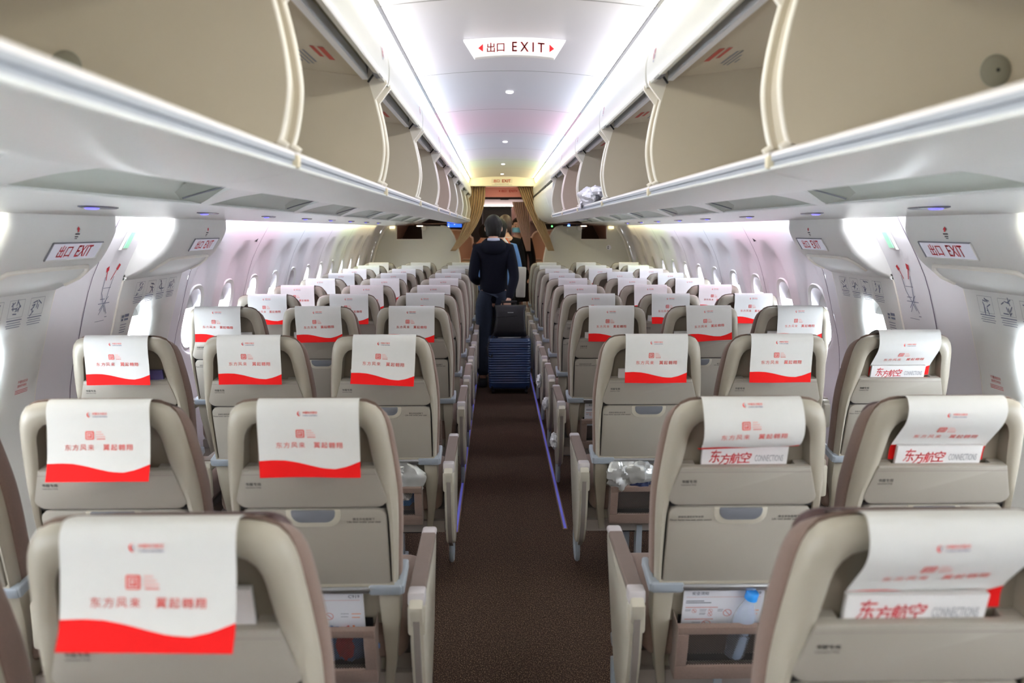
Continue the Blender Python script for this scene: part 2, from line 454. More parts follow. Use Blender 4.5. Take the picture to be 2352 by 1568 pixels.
def hatch(side, yc):
    global dn; dn += 1
    ya, yb = yc - HW, yc + HW
    root = MB()
    zt = 1.345
    off = -0.008
    # lower panel with its own window
    def st(za, zb, nz): root.grid(1, nz, lambda a, b: (side * (wx(za + (zb - za) * b) + off), ya + (yb - ya) * a, za + (zb - za) * b))
    for yy in (ya, yb): root.grid(1, 24, lambda a, b, yy=yy: (side * (wx(.10 + 1.26 * b) + off + .035 * a), yy, .10 + 1.26 * b))
    root.grid(1, 1, lambda a, b: (side * (wx(.12) + off + .03 * b), ya + (yb - ya) * a, .12))
    st(0.12, 0.80, 12)
    window_patch(root, side, yc, ya, yb, 0.80, 1.335, 1.045, scoop=False, offx=off)
    o = struct(root.build('door_%d' % dn, hatch_m, ang=50))
    # edge bead around the panel
    e = MB()
    for yy in (ya, yb):
        e.tube([(side * (wx(z) - 0.004), yy, z) for z in [0.12 + 1.215 * k / 16 for k in range(17)]], 0.0045, 6)
    e.build('edge_trim', bead_m, parent=o)
    # moulded upper cover that carries the exit sign
    c = MB(); prof = smooth_poly(COVER, 4)
    rings = []
    for y, ins in ((ya - 0.0, 0.035), (ya + 0.004, 0.02), (ya + 0.02, 0.004), (ya + 0.045, 0.0), (yb - 0.03, 0.0), (yb - 0.008, 0.002), (yb, 0.010)):
        rings.append([(side * (min(x + ins * (1 if x < 1.79 else .2), 1.84)), y, z) for x, z in prof] + [(side * 1.88, y, 1.335), (side * 1.88, y, 1.622)])
    c.loft(rings); co = c.build('sign_cover', hatch_m, parent=o, ang=40)
    # finger recess lip along the bottom of the cover
    r = MB(); pts = []
    for k in range(13):
        t = k / 12; y = ya + 0.07 + (yb - ya - 0.13) * t; z = 1.432 - 0.060 * (max(0, t - .72) / .28) ** 1.5 * 0 - 0.0 * t
        pts.append((y, z))
    path = [(side * (cover_x(1.375) - 0.004), ya + 0.06, 1.375), (side * (cover_x(1.40) - 0.005), ya + 0.065, 1.40), (side * (cover_x(1.43) - 0.005), ya + 0.10, 1.428)]
    path += [(side * (cover_x(1.432) - 0.005), ya + 0.10 + (HW * 2 - 0.20) * k / 6, 1.432) for k in range(1, 6)]
    path += [(side * (cover_x(1.432) - 0.005), yb - 0.085, 1.431), (side * (cover_x(1.41) - 0.006), yb - 0.045, 1.412), (side * (cover_x(1.385) - 0.005), yb - 0.038, 1.385), (side * (cover_x(1.36) - 0.004), yb - 0.05, 1.36)]
    r.tube(path, 0.009, 8)
    r.build('handle_lip', bead_m, parent=co, ang=60)
    # recessed lit exit sign
    z0s, z1s = 1.462, 1.524
    def sp(a, b, n=0.0):   # a along y (reading direction), b up
        z = (z0s + z1s) / 2 + b
        y = yc + 0.085 + (a if side < 0 else -a)
        return (side * (cover_x(z) - 0.004 - n), y, z)
    s_ = MB(); hwid = 0.165; hh = 0.030
    s_.grid(8, 4, lambda a, b: sp(-hwid + 2 * hwid * a, -hh + 2 * hh * b, 0.001))
    so = s_.build('exit_sign', mat('sign_lens', (0.66, 0.67, 0.76), 0.25, emit=(0.8, 0.82, 0.95), es=0.10), parent=co, ang=60)
    fr = MB(); fr.tube([sp(a, b, 0.002) for a, b in ((-hwid, -hh), (hwid, -hh))], 0.003, 6); fr.tube([sp(a, b, 0.002) for a, b in ((-hwid, hh), (hwid, hh))], 0.003, 6, mi=1)
    fr.tube([sp(-hwid, -hh, 0.002), sp(-hwid, 0, .002), sp(-hwid, hh, 0.002)], 0.003, 6, mi=1); fr.tube([sp(hwid, -hh, 0.002), sp(hwid, 0, .002), sp(hwid, hh, 0.002)], 0.003, 6)
    fr.build('sign_frame', [hatch_m, greyink_m], parent=so)
    t = MB(); t.text('出口', lambda x, y: sp(x, y, 0.003), h=0.042, cx=-0.07, off=0.03); t.text('EXIT', lambda x, y: sp(x, y, 0.003), h=0.040, cx=0.055, off=0.03, sx=0.85)
    t.build('sign_lettering', mat('sign_red', (0.55, 0.015, 0.03), 0.6), parent=so, ang=0)
    # small arrow notice above and picture placard below
    def np_(a, b, n=0.0):
        z = 1.572 + b; y = yc + 0.05 + (a if side < 0 else -a); return (side * (cover_x(z) - 0.0035 - n), y, z)
    a_ = MB(); a_.add([np_(-.011, -.002), np_(.011, -.002), np_(0, .009)], [(0, 1, 2)], 0); a_.add([np_(-.005, -.010), np_(.005, -.010), np_(.005, -.002), np_(-.005, -.002)], [(0, 1, 2, 3)], 0)
    for j, (yy, ww) in enumerate(((-.020, .015), (-.029, .011), (-.035, .008))):
        a_.add([np_(-ww, yy), np_(ww, yy), np_(ww, yy + .0045 - .001 * j), np_(-ww, yy + .0045 - .001 * j)], [(0, 1, 2, 3)], 1)
    a_.build('arrow_notice', [MATS['sign_red'], ink_m], parent=co, ang=0)
    def pp(a, b):
        z = 1.255 + b; y = yc + 0.03 + (a if side < 0 else -a); return (side * (wx(z) + off - 0.002), y, z)
    p = MB(); pictos(p, pp, -0.24, -0.055, 0.50, 0.115, 4, dn)
    p.build('picture_placard', [greyink_m, mat('placard_ink', (0.16, 0.18, 0.26), 0.7)], parent=o, ang=0)
    def qp(a, b):
        z = 1.06 + b; y = yc + (-0.245 if side < 0 else -0.245) + (a if side < 0 else -a); return (side * (wx(z) + off - 0.002), y, z)
    q = MB()
    for (x_, y_, w_, h_) in ((-.03, .09, .022, .012), (-.03, .075, .018, .010), (.0, .092, .04, .014), (.0, .075, .038, .010), (-.03, .055, .06, .003), (-.03, .042, .058, .003), (-.03, .030, .06, .003), (-.03, .018, .055, .003), (.01, -.0, .015, .002)):
        q.add([qp(x_, y_), qp(x_ + w_, y_), qp(x_ + w_, y_ + h_), qp(x_, y_ + h_)], [(0, 1, 2, 3)])
    q.build('text_placard', MATS['placard_ink'], parent=o, ang=0)
    if yc == HATCH[0]:
        w_ = MB()
        def wp_(a, b):
            z = 0.965 + b; y = yc + 0.235 + (a if side < 0 else -a); return (side * (wx(z) + off - 0.002), y, z)
        w_.text('不要向拉动', wp_, w=0.062, cy=0.022, off=0.01); w_.text('旋转手柄处', wp_, w=0.058, cy=0.006, off=0.01)
        for j in range(3): w_.add([wp_(-.04, -.012 - .006 * j), wp_(.04, -.012 - .006 * j), wp_(.04, -.010 - .006 * j), wp_(-.04, -.010 - .006 * j)], [(0, 1, 2, 3)])
        w_.v = w_.v; w_.build('red_notice', MATS['sign_red'], parent=o, ang=0)
    window_unit(side, yc, 1.045, dx=off, shade=0.30)
    return o
for sd in (-1, 1):
    for yc in HATCH: hatch(sd, yc)

# ---------------------------------------------------------------- ceiling
def ceil_z(x): return 2.295 - 0.030 * (x / 0.44) ** 2
cb = MB(); EDG = [Y0, 0.29, 1.42, 2.55, 3.68, 4.81, 5.94, 7.07, 8.20, 9.33, 10.80]
for a, b in zip(EDG, EDG[1:]):
    cb.loft([[(-0.438 + 0.876 * k / 20, yy, ceil_z(-0.438 + 0.876 * k / 20)) for k in range(21)] for yy in (a + .003, b - .003)], closed=False, cap0=False, cap1=False)
ceiling = struct(cb.build('ceiling', ceil_m, ang=60))
tr = MB()
for yj in EDG[1:-1]:
    tr.grid(20, 1, lambda a, b, yj=yj: (-0.438 + 0.876 * a, yj - 0.002 + 0.004 * b, ceil_z(-0.438 + 0.876 * a) + 0.002))
struct(tr.build('trim_1', bead_m, ang=0))
# dark slot and cove light along both sides of the ceiling
sl = MB()
for sd in (-1, 1):
    sl.grid(1, 1, lambda a, b: (sd * (0.4335 + 0.0135 * a), Y0 + (10.80 - Y0) * b, 2.2635 + 0.000 * a))
struct(sl.build('trim_2', dark_m, ang=0))
for sd in (-1, 1):
    for k, (a, b, colr) in enumerate(ZONES):
        m = emat('cove_led_%d' % k, colr, COVE_POWER)
        o = MB().add([(sd * x_, y_, z_) for y_ in (a + .001, b - .001) for x_, z_ in ((.446, 2.262), (.453, 2.238), (.464, 2.206))], [(0, 1, 4, 3), (1, 2, 5, 4)], 0)
        o.add([(sd * (x_ + .004), y_, z_) for y_ in (a + .001, b - .001) for x_, z_ in ((.446, 2.266), (.453, 2.238), (.464, 2.204))], [(0, 1, 4, 3), (1, 2, 5, 4)], 1)
        o = o.build('cove_light', [m, bin_m], ang=0)
        names = ['cream white', 'lavender white', 'pale blue', 'pink', 'light blue', 'violet white', 'pale green', 'warm yellow']
        tag(o, '%s cove light strip, %s edge of the ceiling, %s' % (names[k], 'left' if sd < 0 else 'right', ['nearest the camera', 'next to the hanging exit sign', 'beyond the hanging exit sign', 'beside the pink ceiling', 'past the pink ceiling', 'before the green ceiling', 'beside the green ceiling', 'at the far end'][k]), 'ceiling light', 'ceiling cove light strips')
        # side wall wash light in the trough above the wall
        m2 = emat('wash_led_%d' % k, colr, SIDE_POWER)
        m2 = emat('wall_led_%d' % k, colr, SIDE_POWER * (.5 if k > 6 else .8 if k > 5 else 1)); o2 = MB().box((sd * 1.612, (a + b) / 2, 1.640), (0.045, b - a - 0.01, 0.006)).build('wall_wash_light', m2, ang=0)
        if b > 10.7:
            for v in o2.data.vertices:
                if v.co.y > 10.5: v.co.y = 10.30
        tag(o2, '%s wash light strip above the %s side wall, %s' % (names[k], 'left' if sd < 0 else 'right', ['nearest the camera', 'between the two exit signs', 'above the first plain windows', 'above the pink wall', 'past the pink wall', 'further along the wall', 'near the far end', 'at the far partition'][k]), 'wall light', 'side wall wash lights')

sh = MB(); sp_ = [(1.70, 1.62), (1.66, 1.80), (1.52, 2.05), (1.2, 2.32), (.7, 2.50), (0, 2.56), (-.7, 2.50), (-1.2, 2.32), (-1.52, 2.05), (-1.66, 1.80), (-1.70, 1.62)]  # unseen shell with end caps, added to block sky light leaking through gaps
sh.loft([[(x, y, z) for x, z in sp_] for y in (Y0, 14.1)], closed=False, cap0=False, cap1=False)
for y in (Y0 - .002, 14.1): sh.add([(-2.1, y, -.05), (2.1, y, -.05), (2.1, y, 2.6), (-2.1, y, 2.6)], [(0, 1, 2, 3)])
sh.build('light_block_shell', mat('light_block_grey', (.25, .24, .22), .8), ang=0)['kind'] = 'structure'

# hanging exit sign, curved to the ceiling
es = thing('exit_sign', 'white curved exit sign with red lettering hanging from the ceiling', 'sign', (0.0, 3.05, 2.25))
def sgn(a, b, n):
    hw = 0.152 + 0.042 * (b / 0.066); x = a * hw; return (x, -0.018 + n, -0.030 + b - 0.010 * (abs(a) ** 2) * 1.0 + 0.004)
mb = MB(); N = 20
ringf = [(-1 + 2 * k / N, 0.0) for k in range(N + 1)] + [(1 - 2 * k / N, 0.066) for k in range(N + 1)]
rings = [[sgn(a, b, n) for a, b in ringf] for n in (0.036, 0.002)] + [[sgn(a * .985, 0.0015 + b * .96, 0.0) for a, b in ringf]]
mb.loft(rings); mb.build('housing', mat('sign_white', (0.85, 0.84, 0.84), 0.3, emit=(1, .97, .97), es=0.12), parent=es, ang=50)
tt = MB(); mp = lambda x, y: sgn(x / 0.175, 0.031 + y, -0.0015)
mm = lambda x, y: (x, -0.0200, -0.030 + 0.031 + y - 0.010 * (x / 0.17) ** 2 + 0.004)
tt.text('出口', mm, h=0.034, cx=-0.072, cy=-0.001, off=0.02); tt.text('E X I T', mm, h=0.034, w=0.122, cx=0.052, off=0.02)
tt.add([mm(-.138, 0), mm(-.120, .014), mm(-.120, -.014)], [(0, 1, 2)]); tt.add([mm(.150, 0), mm(.132, .014), mm(.132, -.014)], [(0, 1, 2)])
tt.build('sign_lettering', mat('bright_red', (0.75, 0.01, 0.02), 0.5), parent=es, ang=0)
# small round ceiling lamps
for i, yy in enumerate((4.22, 6.55, 8.75, 10.3)):
    o = MB().loft([[(r_ * cos(2 * pi * k / 20), r_ * sin(2 * pi * k / 20), z) for k in range(20)] for r_, z in ((0.020, 0.003), (0.020, -0.003), (0.014, -0.006))]).build('ceiling_lamp', mat('lamp_lens', (0.9, 0.9, 0.9), 0.2, emit=(1, 1, 1), es=1.5), loc=(0.0, yy, 2.292))
    tag(o, 'small round white ceiling lamp, %s along the middle of the ceiling' % ('first', 'second', 'third', 'fourth')[i], 'ceiling lamp', 'small ceiling lamps')

# ---------------------------------------------------------------- overhead bins
CB = [1.43 + 1.13 * i for i in range(-4, 9)]      # joints between bins
AE = smooth_poly([(.451, 1.722), (.443, 1.745), (.434, 1.79), (.431, 1.83), (.436, 1.88), (.445, 1.93), (.459, 1.987), (.474, 2.037)], 4)
LIP = smooth_poly([(.60, 1.748), (.52, 1.727), (.470, 1.7145), (.450, 1.7140), (.438, 1.7115), (.4325, 1.7065), (.4315, 1.702)], 3) 
LIP2 = [(.4315, 1.694), (.4365, 1.6925), (.4365, 1.6845), (.431, 1.683)]
UND = smooth_poly([(.431, 1.6815), (.436, 1.676), (.47, 1.667), (.53, 1.657), (.59, 1.6535), (.65, 1.659), (.71, 1.673), (.78, 1.705), (.82, 1.75)], 5)
DOOR = smooth_poly([(.464, 2.203), (.446, 2.180), (.424, 2.140), (.413, 2.095), (.414, 2.045), (.420, 2.028)], 5)
def ext(mb, side, pts, ya, yb, mi=0, ny=1):
    mb.grid(len(pts) - 1, ny, lambda a, b: (side * pts[round(a * (len(pts) - 1))][0], ya + (yb - ya) * b, pts[round(a * (len(pts) - 1))][1]), mi)
ORD = ['nearest the camera', 'second from the camera', 'third from the camera', 'fourth from the camera', 'fifth from the camera', 'sixth from the camera', 'seventh from the camera', 'eighth from the camera', 'ninth from the camera', 'tenth from the camera', 'eleventh from the camera']
GX, GZ = .805, 1.845
def open_bin(side, ya, yb, idx):
    sn = 'left' if side < 0 else 'right'
    t = thing('overhead_bin', 'open empty overhead bin on the %s side, %s' % (sn, ORD[idx] if idx >= 0 else 'behind the camera'), 'overhead bin', (0, 0, 0), 'open overhead bins on the %s' % sn)
    a, b = ya + 0.043, yb - 0.043
    # end panels with ivory edge beads
    out = AE + [(.478, 2.045), (.95, 2.10), (1.03, 2.06), (1.06, 1.90), (1.05, 1.765), (.66, 1.765), (.52, 1.730), (.47, 1.717)]
    for yy, nm in ((a, 0), (b, 1)):
        p = MB().prism(out, yy - 0.006, yy + 0.006, lambda x, z, n: (side * x, n, z)); p.build('end_panel', panel_m, parent=t, ang=0)
        bd = MB().tube([(side * (x - 0.001), yy, z) for x, z in [(.436, 1.7135), (.443, 1.719)] + AE], 0.0062, 8)
        # bracket between divider and raised door
        bd.prism([(.455, 1.972), (.414, 2.024), (.418, 2.075), (.428, 2.13), (.440, 2.165), (.458, 2.14), (.476, 2.045)], yy - 0.006, yy + 0.006, lambda x, z, n: (side * x, n, z))
        bd.build('edge_bead', bead_m, parent=t, ang=50)
    # shelf with lip
    s_ = MB(); ext(s_, side, [(1.05, 1.764), (.66, 1.764)] + LIP, ya + .004, yb - .004, 0); 
    s_.build('shelf_lip', mat('lip_plastic', (0.80, 0.78, 0.78), 0.35, noise=0.01), parent=t, ang=50)
    g = MB(); ext(g, side, [LIP[-1]] + LIP2, ya + .004, yb - .004); g.build('lip_groove', groove_m, parent=t, ang=30)
    u = MB(); ext(u, side, [LIP2[-1]] + UND, ya + .0015, yb - .0015); u.build('underside', bin_m, parent=t, ang=50)
    li = MB(); ext(li, side, [(1.05, 1.765), (1.06, 1.90), (1.03, 2.06), (.95, 2.10), (.478, 2.045)], a, b); li.build('liner', panel_m, parent=t, ang=40)
    rl = MB().prism([(.472, 2.036), (.490, 2.036), (.490, 2.072), (.478, 2.075)], a + .006, b - .006, lambda x, z, n: (side * x, n, z)); rl.build('top_rail', railm, parent=t, ang=30)
    # raised door: bulged skin with thickness
    d = MB(); inner = [(x + 0.016, z + 0.004) for x, z in DOOR[::-1]]
    d.prism(DOOR + inner, a - .030, b + .030, lambda x, z, n: (side * x, n, z)); dd = d.build('door', bin_m, parent=t, ang=50)
    lt = MB().box((side * 0.428, b - 0.10, 2.034), (0.02, 0.07, 0.010)); lt.build('latch', greyink_m, parent=dd)
    ch = MB(); ext(ch, side, [(.436, 2.115), (.480, 2.118), (.482, 2.074)], a, b); ch.build('hinge_channel', liner_m, parent=t, ang=30)
    for y0_, y1_ in ((b - .03, b - .012), (a + .03, a + .012)): MB().tube([(side * .446, y0_, 2.055), (side * .472, y1_, 2.028)], 0.0035, 6).build('gas_strut', dark_m, parent=t)
    # sticker on the door
    st = MB()
    yk = b - 0.09
    def sp(aa, bb):
        z = 2.105 + bb; return (side * (lerp_tab(sorted([(q[1], q[0]) for q in DOOR]), z) - 0.0012), yk + (aa if side < 0 else -aa), z)
    for (x_, y_, w_, h_, c_) in ((-.016, -.02, .012, .018, 1), (.0, -.02, .014, .012, 0), (-.016, .0, .012, .010, 0), (.0, -.006, .014, .016, 1), (-.016, -.028, .012, .006, 2)):
        st.add([sp(x_, y_), sp(x_ + w_, y_), sp(x_ + w_, y_ + h_), sp(x_, y_ + h_)], [(0, 1, 2, 3)], c_)
    st.build('door_sticker', [mat('sticker_lilac', (.55, .45, .58), .6), mat('sticker_pink', (.62, .28, .36), .6), mat('sticker_blue', (.45, .5, .68), .6)], parent=dd, ang=0)
    # notices on the liner ceiling
    nt_ = MB()
    def lp(aa, bb):
        x = 0.60 + bb; z = 2.045 + (x - .478) * .055 / .472 - 0.0015; return (side * x, b - 0.22 + aa, z)
    for j, (x_, y_, w_, h_, c_) in enumerate(((-.16, .07, .16, .016, 0), (-.16, .045, .13, .012, 0), (-.10, .005, .16, .007, 1), (-.10, -.010, .19, .006, 1), (-.04, -.024, .14, .006, 1), (.02, -.038, .05, .006, 1))):
        nt_.add([lp(x_, -y_), lp(x_ + w_, -y_), lp(x_ + w_, -y_ + h_), lp(x_, -y_ + h_)], [(0, 1, 2, 3)], c_)
    nt_.build('load_notice', [mat('notice_red', (.45, .06, .04), .6), greyink_m], parent=t, ang=0)
    # filler in the joint to the next bin
    for y0_, y1_ in ((yb - .043, yb - .001), (ya + .001, ya + .043)):
        f = MB(); ext(f, side, [(x + .010, z) for x, z in AE], y0_, y1_); f.build('joint_filler', panel_m, parent=t, ang=50)
    f = MB(); ext(f, side, [(.448, 1.712), (.440, 1.70), (.440, 1.684)], yb - .006, yb - .001)
    f.build('joint_filler', panel_m, parent=t, ang=50)
    ft = MB().rbox((side * 0.436, yb, 1.692), (0.022, 0.020, 0.024), 0.005); ft.build('joint_cap', mat('yellowed_cap', (.72, .66, .50), .4), parent=t)
    if idx == 0:
        gm = MB()
        for r0, r1, yy in ((.028, .023, 0.0), (.023, .009, -.004), (.009, .0005, .001)): gm.loft([[(side * GX + rr * cos(2 * pi * k / 24), b - 0.007 + q_, GZ + rr * sin(2 * pi * k / 24)) for k in range(24)] for rr, q_ in ((r0, -.001 + yy), (r1, -.004 + yy))], cap0=False)
        g_ = gm.build('grommet', mat('grommet_grey', (.25, .24, .19), .4), parent=t); MB().sphere((side * GX, b - .0125, GZ), (.007, .003, .007), 12, 8).build('keyhole', dark_m, parent=g_)
    return t
def closed_bin(side, ya, yb, idx):
    t = thing('overhead_bin', 'closed white overhead bin on the right side, %s of the closed ones' % ['nearest', 'second', 'third', 'farthest'][idx], 'overhead bin', (0, 0, 0), 'closed overhead bins on the right')
    prof = smooth_poly([(.464, 2.203), (.446, 2.180), (.430, 2.14), (.428, 2.10), (.44, 2.02), (.435, 1.95), (.448, 1.86), (.49, 1.76), (.56, 1.69), (.66, 1.655), (.76, 1.66), (.81, 1.70)], 5)
    k1 = min(range(len(prof)), key=lambda i: abs(prof[i][1] - 2.02))
    hd = MB(); ext(hd, side, prof[:k1 + 1], ya + .002, yb - .002); hd.build('header', bin_m, parent=t, ang=60)
    dr = MB(); pd = prof[k1:]; pd = [(pd[0][0] + .02, pd[0][1] - .004), (pd[0][0], pd[0][1] - .012)] + pd[2:]
    dr.prism(pd + [(x + .02, z + .01) for x, z in pd[::-1]], ya + .006, yb - .006, lambda x, z, n: (side * x, n, z)); dr.build('door', bin_m, parent=t, ang=50)
    bk = MB(); ext(bk, side, [(x + .012, z) for x, z in prof], ya - .006, ya + .008); bk.build('joint_strip', groove_m, parent=t, ang=60)
    sl = MB().box((side * .438, (ya + yb) / 2, 2.014), (.014, yb - ya - .10, .022)); sl.build('latch', dark_m, parent=t)  # black bar added to darken the gap between header and door
    return t
for i in range(-3, 9):
    ya, yb = 1.43 + 1.13 * (i - 1), 1.43 + 1.13 * i
    if yb < Y0 + .5: continue
    open_bin(-1, ya, yb, i if i >= 0 else -1)
    if i <= 5: open_bin(1, ya, yb, i if i >= 0 else -1)
yb = 1.43 + 1.13 * 5
for k in range(4): closed_bin(1, yb + (10.80 - yb) * k / 4, yb + (10.80 - yb) * (k + 1) / 4, k)

# passenger service channel between bins and walls
PS = smooth_poly([(1.152, 1.668), (1.158, 1.658), (1.25, 1.652), (1.34, 1.645), (1.42, 1.637), (1.51, 1.624), (1.553, 1.6205)], 4) + [(1.562, 1.624), (1.562, 1.655), (1.68, 1.655)]
for sd in (-1, 1):
    c = MB(); ext(c, sd, [(.80, 1.752), (.97, 1.752), (1.152, 1.668)], Y0, Y1); struct(c.build('trim_%d' % (3 if sd < 0 else 4), psu_m, ang=30))
    c = MB(); ext(c, sd, PS, Y0, Y1); struct(c.build('trim_%d' % (5 if sd < 0 else 6), bin_m, ang=30))
RIBY = [0.40, 1.67, 2.90, 4.20, 5.42, 6.62, 7.78, 8.92, 10.05]
for sd in (-1, 1):
    for i, yr in enumerate(RIBY):
        # curved cross rib (service unit frame)
        def rp(a, b, w=1.0):
            x = .76 + .402 * a; s = a ** 1.4
            y = yr - .10 * (1 - a) ** 2 + (-.5 + b) * (.55 - .49 * s) * w
            z = lerp_tab([(0, 1.700), (.2, 1.710), (.5, 1.710), (.75, 1.690), (.92, 1.666), (1, 1.657)], a)
            return (sd * x, y, z)
        t = thing('service_panel', '%s service panel rib under the %s bins, %s' % ('curved white', 'left' if sd < 0 else 'right', ORD[i]), 'service panel', (0, 0, 0), 'service panels under the bins')
        mb = MB(); n = 14
        rings = []
        for k in range(n + 1):
            a = k / n; p0 = Vector(rp(a, 0)); p1 = Vector(rp(a, 1)); pm = Vector(rp(a, .5))
            rings.append([p0 + Vector((0, 0, .03)), p0 + Vector((0, 0, .004)), p0.lerp(p1, .12), p1.lerp(p0, .12), p1 + Vector((0, 0, .004)), p1 + Vector((0, 0, .03))])
        mb.loft(rings, closed=False, cap0=False, cap1=False); mb.build('rib', bin_m, parent=t, ang=50)
        # darker fairing just behind the rib with a thin dark joint line
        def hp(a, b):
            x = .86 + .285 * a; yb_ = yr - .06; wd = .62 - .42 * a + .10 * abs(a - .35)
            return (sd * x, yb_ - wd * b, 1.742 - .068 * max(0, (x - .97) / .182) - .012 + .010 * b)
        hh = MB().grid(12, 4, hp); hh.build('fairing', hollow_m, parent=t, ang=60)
        ln = MB().tube([Vector(hp(.25 + .7 * k / 10, .12 + .55 * (k / 10) ** 1.2)) + Vector((0, 0, -.003)) for k in range(11)], .0028, 5); ln.build('joint_line', greyink_m, parent=t)
        # perforated vent grille on the sloping face
        vg = MB(); yv0 = yr - 1.16
        for g0, g1 in ((0.0, .22), (.25, .62)):
            nn = int((g1 - g0) / .0085)
            for q in range(nn):
                yy = yv0 + g0 + (g1 - g0) * q / nn
                for r_ in range(2):
                    x_ = 1.012 + .012 * r_; z_ = 1.752 - (x_ - .97) * .4615 - .0015
                    vg.add([(sd * x_, yy, z_), (sd * (x_ + .009), yy, z_ - .0042), (sd * (x_ + .009), yy + .0045, z_ - .0042), (sd * x_, yy + .0045, z_)], [(0, 1, 2, 3)])
        vg.build('vent_grille', mat('vent_holes', (.16, .19, .18), .7), parent=t, ang=0)
# reading lamps in the service strip
for sd in (-1, 1):
    for i, yy in enumerate((2.55, 3.50, 4.42, 5.30, 6.10, 6.90, 7.70, 8.50)):
        xx = 1.36; zz = 1.6425
        t = thing('reading_lamp', 'slim dark reading lamp glowing blue in the %s service strip, %s' % ('left' if sd < 0 else 'right', ORD[i]), 'reading lamp', (sd * xx, yy, zz), 'reading lamps')
        sl = -sd * 0.145
        def ell(rx, ry, z0): return [(rx * cos(2 * pi * k / 24), ry * sin(2 * pi * k / 24), z0 + sl * rx * cos(2 * pi * k / 24)) for k in range(24)]
        MB().loft([ell(.019, .125, .004), ell(.019, .125, -.002), ell(.013, .112, -.0045)]).build('bezel', mat('lamp_bezel', (.03, .035, .07), .25), parent=t)
        MB().loft([[(p[0] , p[1] - .045, p[2]) for p in ell(.011, .045, -.005)], [(p[0], p[1] - .045, p[2]) for p in ell(.007, .035, -.009)]]).build('lens', mat('blue_lens', (.1, .1, .5), .2, emit=(.22, .20, 1.0), es=.7), parent=t)

# ---------------------------------------------------------------- seats
TH = radians(12.4); ST, CT = sin(TH), cos(TH); ZT = 1.163
def SB(u, w, n=0.0): return (u, ST * w - CT * n, ZT - CT * w - ST * n)
half_o = smooth_poly([(0, .009), (.10, .009), (.155, .015), (.180, .034), (.193, .07), (.201, .13), (.208, .20), (.213, .28), (.212, .36), (.207, .46), (.202, .556)], 5)
half_i = smooth_poly([(0, .055), (.09, .056), (.130, .066), (.150, .095), (.157, .14), (.165, .19), (.188, .30), (.192, .40), (.190, .535)], 5)
def full(half, n=30, bottom_w=None):
    h = resample(half, n); return [(-u, w) for u, w in h[::-1]] + h[1:]
OUT = full(half_o, 34); INN = full(half_i, 34)
MESH = {}
def seat_part(key, name, fn, mats, parent, ang=40, label=None, loc=None):
    if key not in MESH:
        mb = fn(); o = mb.build(name, mats, parent=parent, ang=ang); MESH[key] = o.data
    else:
        o = bpy.data.objects.new(name, MESH[key]); COL.objects.link(o); o.parent = parent
    if label: o['label'] = label
    if loc: o.location = loc
    return o
def f_shell():
    m = MB()
    def ring(pts, n, d=0.0):
        q = pts if d == 0 else [(u * (1 - d / .21), w + (d if w < .3 else 0) * max(0, 1 - w / .08) * 1.0) for u, w in pts]
        return [SB(u, w, n) for u, w in q]
    mid = [((a[0] * .5 + b[0] * .5), (a[1] * .5 + b[1] * .5)) for a, b in zip(OUT, INN)]
    q3 = [((a[0] * .2 + b[0] * .8), (a[1] * .2 + b[1] * .8)) for a, b in zip(OUT, INN)]
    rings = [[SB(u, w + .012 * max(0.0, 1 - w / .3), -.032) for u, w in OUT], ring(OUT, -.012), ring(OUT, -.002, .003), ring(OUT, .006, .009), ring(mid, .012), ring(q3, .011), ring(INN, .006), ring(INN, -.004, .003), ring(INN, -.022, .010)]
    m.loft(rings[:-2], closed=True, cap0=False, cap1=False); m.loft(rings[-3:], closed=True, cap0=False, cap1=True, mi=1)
    return m
def f_cushion():
    m = MB(); def_ = lambda k, n: [SB(u * (1 + k / .21), w - k * max(0, 1 - w / .3) if w < .3 else w, n) for u, w in OUT]
    lo_ = lambda k, n, d: [SB(u * (1 + k / .21), w + d * max(0.0, 1 - w / .30), n) for u, w in OUT]
    m.loft([lo_(.000, -.028, .0), lo_(.005, -.031, .013), lo_(.008, -.042, .018), lo_(.007, -.070, .038), lo_(.0, -.088, .053), lo_(-.02, -.098, .065)])
    return m
def f_headrest():
    m = MB(); m.prism(rrect(-.165, .072, .165, .21, .045, 6), -.100, -.140, SB, bev=.015); return m
def f_pocket():
    m = MB()
    pts = rrect(-.166, .188, .166, .300, (.004, .004, .026, .026)); pts = [(u * (1 + .22 * (w - .188)), w) for u, w in pts]
    pts = [(u * (1 + (.13 if w > .2 else 0.0)), w) for u, w in pts]
    m.prism(pts, -.002, .013, SB, bev=.005)
    # shelf shoulders either side of the magazine slot
    for s in (-1, 1): m.prism([(s * .128, .187), (s * .166, .187), (s * .17, .25), (s * .128, .25)], -.0215, -.002, SB)
    return m
def f_crease():
    m = MB(); m.add([SB(-.168, .2015, .0133), SB(.168, .2015, .0133), SB(.168, .203, .0133), SB(-.168, .203, .0133)], [(0, 1, 2, 3)]); return m
def f_tray():
    m = MB(); pts = rrect(-.186, .306, .186, .540, (.026, .026, .004, .004)); m.prism(pts, -.02, .0105, SB, bev=.004); return m
def f_latchs():
    m = MB(); m.prism(rrect(-.070, .3065, .070, .358, (.004, .004, .035, .035)), .006, .0135, SB, bev=.004); return m
def f_latch():
    m = MB(); m.prism(rrect(-.056, .307, .056, .342, (.003, .003, .026, .026)), .010, .0165, SB, bev=.002); return m
def f_gap():
    m = MB(); m.prism([(-.191, .299), (.191, .299), (.191, .309), (-.191, .309)], -.019, .001, SB)
    for s in (-1, 1): m.prism([(s * .186, .306), (s * .191, .306), (s * .191, .541), (s * .186, .541)], -.019, .0, SB)
    return m
